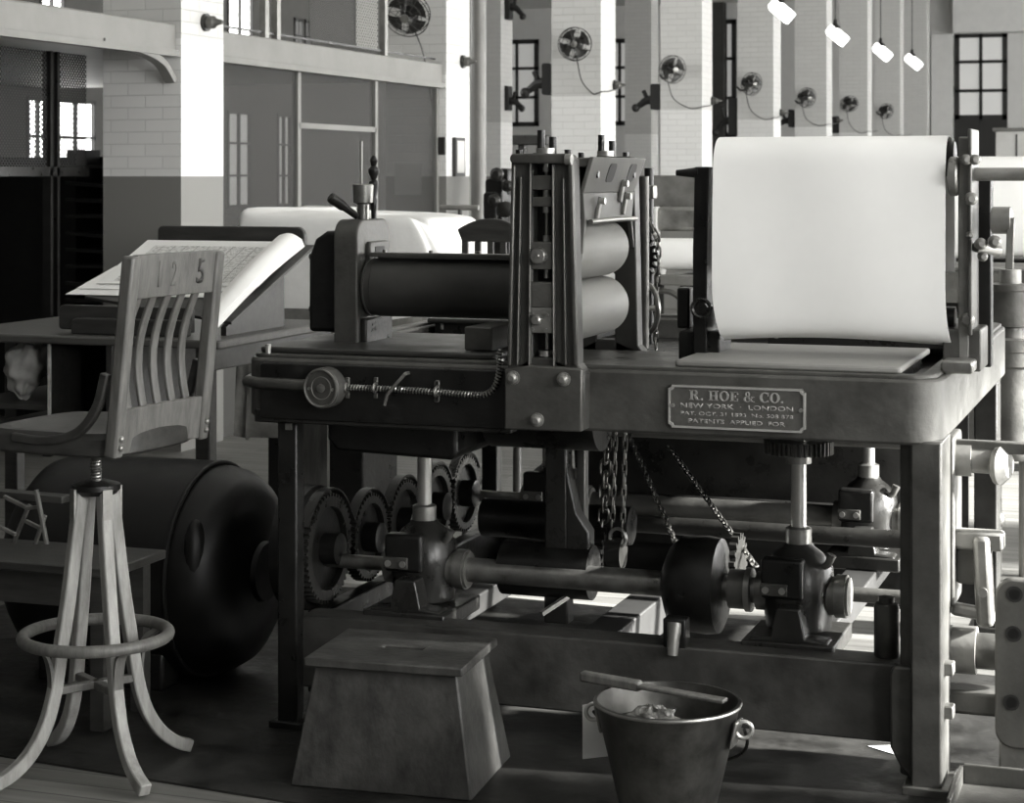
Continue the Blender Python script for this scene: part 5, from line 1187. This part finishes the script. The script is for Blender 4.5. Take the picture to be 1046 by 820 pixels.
MB().bar(tp0+Vector((0, .06, 0)), tp1+Vector((0, .06, 0)), 0.05, 0.02).build('top_bar', 'wood_dark', fr, 0.002)

# step box
BX = [atz(296, 805), atz(481, 821), atz(535, 776)]
ex = (BX[1]-BX[0]); ey = (BX[2]-BX[1]); ey = (ey - ex*(ey.dot(ex)/ex.dot(ex)))
o0 = BX[0]; yawb = math.atan2(ex.y, ex.x); wB, dB = ex.length, ey.length*1.0
sb = thing('step_box', (o0.x, o0.y, 0), 'scuffed wooden step box with sloping sides, on the floor before the press', 'step box', yawb)
hB = 0.295; ix, iy = 0.050, 0.045; bz = 0.0065
def wallq(name, p, mname='wood_box'):
    return MB().hexa(p).build(name, mname, sb, 0.004, world=False)
t_ = 0.02
wallq('front_board', [(0, 0, bz), (wB, 0, bz), (wB, t_, bz), (0, t_, bz), (ix, iy, hB), (wB-ix, iy, hB), (wB-ix, iy+t_, hB), (ix, iy+t_, hB)])
wallq('back_board', [(0, dB-t_, bz), (wB, dB-t_, bz), (wB, dB, bz), (0, dB, bz), (ix, dB-iy-t_, hB), (wB-ix, dB-iy-t_, hB), (wB-ix, dB-iy, hB), (ix, dB-iy, hB)])
wallq('side_board', [(wB-t_, 0.003, bz), (wB+.001, 0.003, bz), (wB+.001, dB-.003, bz), (wB-t_, dB-.003, bz), (wB-ix-t_, iy+.003, hB), (wB-ix+.001, iy+.003, hB), (wB-ix+.001, dB-iy-.003, hB), (wB-ix-t_, dB-iy-.003, hB)])
wallq('side_board', [(-.001, 0.003, bz), (t_, 0.003, bz), (t_, dB-.003, bz), (-.001, dB-.003, bz), (ix-.001, iy+.003, hB), (ix+t_, iy+.003, hB), (ix+t_, dB-iy-.003, hB), (ix-.001, dB-iy-.003, hB)])
tx0_, tx1_, ty0_, ty1_ = ix-0.022, wB-ix+0.022, iy-0.025, dB-iy+0.02
hs = [((tx0_+tx1_)/2-0.055, (ty0_+ty1_)/2-0.012), ((tx0_+tx1_)/2+0.055, (ty0_+ty1_)/2+0.016)]
otl = [(tx0_, ty0_), (tx1_, ty0_), (tx1_, ty1_), (tx0_, ty1_)]; inl = [(hs[0][0], hs[0][1]), (hs[1][0], hs[0][1]), (hs[1][0], hs[1][1]), (hs[0][0], hs[1][1])]
MB().frame(otl, inl, 'xy', hB, hB+0.022).build('top_board', 'wood_box', sb, 0.004, world=False)

# pail with paddle, wet rag and tag
PC = cam((682-CX)/FPX*4.3, 4.3); pr, pz = 0.1585, 0.338
pa = thing('pail', (PC.x, PC.y, 0), 'dented metal pail standing before the press, holding a paddle', 'pail')
q = 0.0
pb = MB().lathe([(0.001, 0.012), (0.078, 0.012), (0.080, 0.0), (0.083, 0.0), (pr, pz-0.012), (pr+0.005, pz-0.006), (pr+0.004, pz+0.001), (pr-0.002, pz+0.001), (pr-0.004, pz-0.008), (0.080, 0.016), (0.001, 0.016)], (PC.x, PC.y, 0.0005), (0, 0, 1), 56, caps=False).build('bucket', 'pail', pa)
MB().torus((PC.x, PC.y, pz-0.003), (0, 0, 1), pr+0.002, 0.0045, 56, 8).build('rim', 'steel_dull', pa)
ear = PC+RT*(pr+0.002); ear.z = pz-0.06
for sg_, nm in ((1, 'ear'), (-1, 'ear')):
    ED = (RT*math.cos(.42)-FW*math.sin(.42)); e = PC+ED*(sg_*(pr-0.008)); d_ = ED*sg_
    el = MB().bar(e+Vector((0, 0, pz-0.085)), e+d_*0.014+Vector((0, 0, pz-0.025)), 0.05, 0.008, d_).build(nm, 'steel_dull', pa, 0.004)
    MB().torus(e+d_*0.025+Vector((0, 0, pz-0.045)), FW, 0.018, 0.005, 20, 8).build('ear_loop', 'steel', el)
bl = []
for i in range(21):
    t = PI*i/20; EF = FW*math.cos(.42)+RT*math.sin(.42); v = ED*math.cos(t)*(pr+0.018)+EF*(math.sin(t)*(pr+0.012)); bl.append(PC+v+Vector((0, 0, pz-0.045-0.135*math.sin(t))))
MB().tube(bl, 0.004, 8).build('bail', 'iron', pa)
wl = MB()
def wet(u, v):
    r = 0.126*u; a = 2*PI*v
    return PC+RT*(r*math.cos(a))+FW*(r*math.sin(a))+Vector((0, 0, pz-0.075+0.012*math.sin(r*60+a*3)*u+0.012*math.cos(a-2.5)))
ws = MB().sheet(wet, 14, 40); bmesh.ops.remove_doubles(ws.bm, verts=ws.bm.verts, dist=0.0005)
def lump(u, v):
    a, b = 2*PI*u, PI*v
    r = 1+.16*math.sin(5*a+2*b)+.1*math.sin(11*b+3*a)
    return PC-RT*0.035-FW*0.03+Vector((0, 0, pz-0.046))+RT*(0.066*r*math.cos(a)*math.sin(b))+FW*(0.05*r*math.sin(a)*math.sin(b))+Vector((0, 0, 0.036*r*-math.cos(b)))
tag(ws.build('sludge', 'iron_black', smooth=80, kind=None) if False else ws.build('dark_sludge', 'iron_black', smooth=80), 'dark wet sludge in the pail', 'sludge', kind='stuff')
ls = MB().sheet(lump, 36, 22); bmesh.ops.remove_doubles(ls.bm, verts=ls.bm.verts, dist=0.0005)
tag(ls.build('wet_rag', 'sludge', smooth=80), 'glistening wet rag lying in the pail under the paddle', 'rag')
# paddle across the rim
s0, s1 = aty(596, 694, PC.y+0.02), aty(744, 719, PC.y-0.005)
def pk(px, py, t): d = ray(px, py); p = d*t; p.z += CAMZ; return p
P0, P1, P2 = pk(594, 694, 4.43), pk(652, 705, 4.37), pk(741, 720, 4.26)

for P in (P0, P1, P2): P.z += 0.009
pd = thing('paddle', (P1.x, P1.y, P1.z), 'wooden stirring paddle laid across the rim of the pail', 'paddle')
dd = (P2-P0).normalized()
MB().bar(P0, P0+dd*0.15, 0.026, 0.024).build('handle', 'wood_mid', pd, 0.006)
MB().bar(P0+dd*0.145, P2, 0.030, 0.009).build('blade', 'wood_mid', pd, 0.003)
# tag
g0 = pk(609, 716, 4.27)
def tagfn(u, v):
    p = pk(595+26*u, 714+(61-3*u)*v+6*(1-u)*max(0, .15-v)/.15, 4.44-0.01*math.sin(3*v+u)); return p
tag(MB().sheet(tagfn, 4, 8, 0.001).build('paper_tag', 'paper_grey', smooth=80), 'plain pale paper tag hanging from the rim of the pail', 'tag')

# floor tray at the foot of the press
ty = thing('floor_tray', (PX1+0.2, 4.75, 0), 'low iron tray on the floor at the foot of the right-hand leg', 'tray')
a, b, c = atz(974, 818, 0.03), atz(980, 806, 0.03), atz(1046, 788, 0.03)
MB().box(a.x, 4.55, 0.0005, a.x+0.5, 4.86, 0.010).build('tray_floor', 'iron_frame', ty)
MB().box(a.x, 4.865, 0.0005, a.x+0.5, 4.88, 0.055).build('back_edge', 'iron_frame', ty, 0.003)
MB().box(a.x-0.012, 4.60, 0.0005, a.x, 4.88, 0.05).build('side_edge', 'iron_frame', ty, 0.003)
MB().cyl((a.x+0.26, 4.80, 0.01), (a.x+0.26, 4.80, 0.03), 0.015, n=12).build('bolt', 'steel_dull', ty)

# upright pump cylinder between the two presses
Yp = 7.35; pc = aty(1032, 350, Yp); pm = thing('pump', (pc.x, Yp, 0), 'stout upright iron cylinder pump between the presses, by the bright floor', 'pump')
def zz(py): return aty(1032, py, Yp).z
MB().lathe([(0.085, zz(468)), (0.10, zz(464)), (0.105, zz(455)), (0.10, zz(440)), (0.105, zz(374)), (0.118, zz(372)), (0.118, zz(358)), (0.122, zz(357)), (0.122, zz(345)), (0.06, zz(344)), (0.058, zz(334)), (0.085, zz(332)), (0.085, zz(297)), (0.09, zz(296)), (0.09, zz(290)), (0.05, zz(289))], (pc.x, Yp, 0), (0, 0, 1), 40).build('cylinder', 'iron_frame', pm)
MB().cyl((pc.x, Yp, zz(290)), (pc.x, Yp, zz(275)), 0.04, n=24).build('gland', 'iron_grey', pm)
MB().bar((pc.x-0.28, Yp-0.02, zz(402)), (pc.x-0.08, Yp-0.02, zz(402)), 0.05, 0.06).build('side_arm', 'iron_grey', pm, 0.008)
for dx in (-0.05, 0.05): MB().cyl((pc.x+dx, Yp, 0.0), (pc.x+dx, Yp, zz(466)), 0.02, n=14).build('support_rod', 'iron_grey', pm)
MB().sphere((pc.x-0.05, Yp-0.02, zz(530)), 0.035, n=14, k=8).build('valve', 'iron_frame', pm)
MB().box(pc.x-0.12, Yp-0.1, 0, pc.x+0.12, Yp+0.1, 0.03).build('base', 'iron_frame', pm)
# machine with white roll seen between hood and bracket
Ym = 9.3
mm_ = thing('background_machine', (aty(690, 300, Ym).x, Ym+0.2, 0), 'grey machine with a short white roll, seen between the hood and the paper loop', 'machine')
a, b = aty(672, 243, Ym), aty(714, 276, Ym)
MB().cyl((a.x, Ym, (a.z+b.z)/2), (b.x+0.1, Ym, (a.z+b.z)/2), (a.z-b.z)/2, n=32).build('roll', 'paper', mm_)
a, b = aty(655, 179, Ym+0.25), aty(716, 216, Ym+0.25)
MB().box(a.x, Ym+0.2, b.z, b.x, Ym+0.24, a.z).build('back_board', 'iron_grey', mm_, 0.005)
a, b = aty(655, 211, Ym+0.1), aty(674, 240, Ym+0.1); MB().box(a.x, Ym+0.04, b.z, b.x, Ym+0.12, a.z).build('block', 'cream_dim', mm_, 0.006)
a, b = aty(674, 211, Ym+0.12), aty(714, 236, Ym+0.12); MB().box(a.x, Ym+0.06, b.z, b.x+0.05, Ym+0.16, a.z).build('carriage', 'steel_dull', mm_, 0.02)
a, b = aty(655, 280, Ym-0.1), aty(716, 292, Ym-0.1); MB().box(a.x, Ym-0.1, b.z, b.x+0.1, Ym+0.1, a.z).build('bed', 'iron_grey', mm_, 0.006)
for px in (660, 705): q = aty(px, 285, Ym); MB().box(q.x-0.04, Ym-0.05, 0, q.x+0.04, Ym+0.2, a.z).build('leg', 'iron', mm_, 0.006)
q = aty(678, 320, Ym-0.12); MB().torus((q.x, Ym-0.12, q.z), (0, 1, 0), 0.11, 0.014, 32, 8).build('hand_wheel', 'iron_frame', mm_)
q2 = aty(676, 284, Ym); 
for px in (664, 676): q2 = aty(px, 279, Ym-0.05); MB().cyl((q2.x, Ym-.05, q2.z-0.02), (q2.x, Ym-.05, q2.z+0.02), 0.02, n=12).build('cap', 'cream_dim', mm_)
# black machine beyond the chair, between the pipe and the standard
Yn = 13.6; q = aty(512, 200, Yn)
bm_ = thing('black_machine', (q.x, Yn, 0), 'tall black machine beyond the dark chair, beside the grey pipe', 'machine')
for (px0, px1, py0, py1, dy) in ((500, 518, 182, 232, 0), (505, 524, 172, 200, .1), (498, 512, 196, 225, -.05)):
    a, b = aty(px0, py0, Yn+dy), aty(px1, py1, Yn+dy); MB().prism(rrect(a.x, b.z, b.x, a.z, 0.03, 4), 'xz', Yn+dy-0.1, Yn+dy+0.1).build('casting', 'iron_black', bm_, 0.01)
for px, py, r in ((507, 178, .05), (518, 190, .045), (504, 205, .05), (516, 214, .06)):
    q = aty(px, py, Yn-0.15); MB().lathe([(r, 0), (r, 0.03), (r*.5, 0.05)], (q.x, Yn-0.12, q.z), (0, -1, 0), 16).build('wheel', 'iron', bm_)
a, b = aty(499, 232, Yn), aty(525, 232, Yn); MB().box(a.x, Yn-0.1, 0, b.x, Yn+0.2, a.z+.02).build('body', 'iron_black', bm_, 0.01)
a = aty(523, 138, 18.9); b = aty(558, 148, 18.9)
sh = thing('wall_ledge', (a.x, 18.9, b.z), 'dark ledge seen beyond the press standard, between the second and third columns', 'ledge')
MB().box(a.x, 18.9, b.z, b.x, 19.1, a.z).build('ledge_top', 'iron', sh, 0.01)
MB().box(a.x+0.05, 18.95, 0, a.x+0.11, 19.05, b.z).build('support_post', 'iron', sh); MB().box(b.x-0.11, 18.95, 0, b.x-0.05, 19.05, b.z).build('support_post', 'iron', sh)
# pale cabinet before the end wall
Yx = 30.0; a, b = aty(1017, 134, Yx), aty(1060, 165, Yx)
cb_ = thing('cabinet', ((a.x+b.x)/2, Yx, 0), 'pale cabinet standing before the glazed door at the end of the room', 'cabinet')
MB().box(a.x, Yx, 0, b.x, Yx+0.6, a.z).build('body', 'cream_dim', cb_, 0.01); MB().box(a.x-0.04, Yx-0.04, a.z, b.x+0.04, Yx+0.64, a.z+0.05).build('top', 'pipe', cb_, 0.005)
MB().box((a.x+b.x)/2-0.01, Yx-0.012, 0.1, (a.x+b.x)/2+0.01, Yx, a.z-0.05).build('door_joint', 'iron', cb_)

# ================================================================ LIGHT, CAMERA
def area(name, loc, direction, sx, sy, power):
    l = bpy.data.lights.new(name, 'AREA'); l.shape = 'RECTANGLE'; l.size = sx; l.size_y = sy; l.energy = power; l.color = (1, 0.995, 0.98)
    o = bpy.data.objects.new(name, l); COL.objects.link(o); o.location = loc
    o.rotation_euler = Vector(direction).to_track_quat('-Z', 'Y').to_euler(); return o
POW = (360, 560, 420, 420, 420, 420, 420, 420, 420, 420, 420)
for i, (a, b, fr) in enumerate(bays):
    area('window_daylight', (XR+0.06 if fr else XR+0.3, (a+b)/2, 2.3), (-1, 0, -0.08), 2.7, 2.7, POW[i])
for i, (a, b, z0, z1) in enumerate(wins[4:8]):
    area('gallery_daylight', (XW+0.05, (a+b)/2, (z0+z1)/2), (1, 0, -.1), 0.6, 0.8, 25)
sn = bpy.data.lights.new('sun', 'SUN'); sn.energy = 55.0; sn.angle = math.radians(2.5); sn.color = (1, 0.99, 0.96)
so = bpy.data.objects.new('sun', sn); COL.objects.link(so); so.rotation_euler = Vector((-1, -0.11, -0.42)).to_track_quat('-Z', 'Y').to_euler(); so.location = (8, 8, 4)
wd = bpy.data.worlds.new('world'); SC.world = wd; wd.use_nodes = True
wd.node_tree.nodes['Background'].inputs['Color'].default_value = (1, 0.99, 0.97, 1); wd.node_tree.nodes['Background'].inputs['Strength'].default_value = 0.10
cam_d = bpy.data.cameras.new('camera'); co = bpy.data.objects.new('camera', cam_d); COL.objects.link(co)
co.location = (0, 0, CAMZ); co.rotation_euler = (PI/2, 0, TH)
cam_d.sensor_width = 36; cam_d.sensor_fit = 'HORIZONTAL'; cam_d.lens = FPX/1046*36
cam_d.shift_x = 0.0; cam_d.shift_y = -(410-HY)/1046; cam_d.clip_end = 200
cam_d.dof.use_dof = True; cam_d.dof.focus_distance = 4.95; cam_d.dof.aperture_fstop = 11
SC.camera = co
vs = SC.view_settings; vs.view_transform = 'Standard'; vs.look = 'None'; vs.gamma = 1.0; vs.exposure = 0.0; vs.use_curve_mapping = False
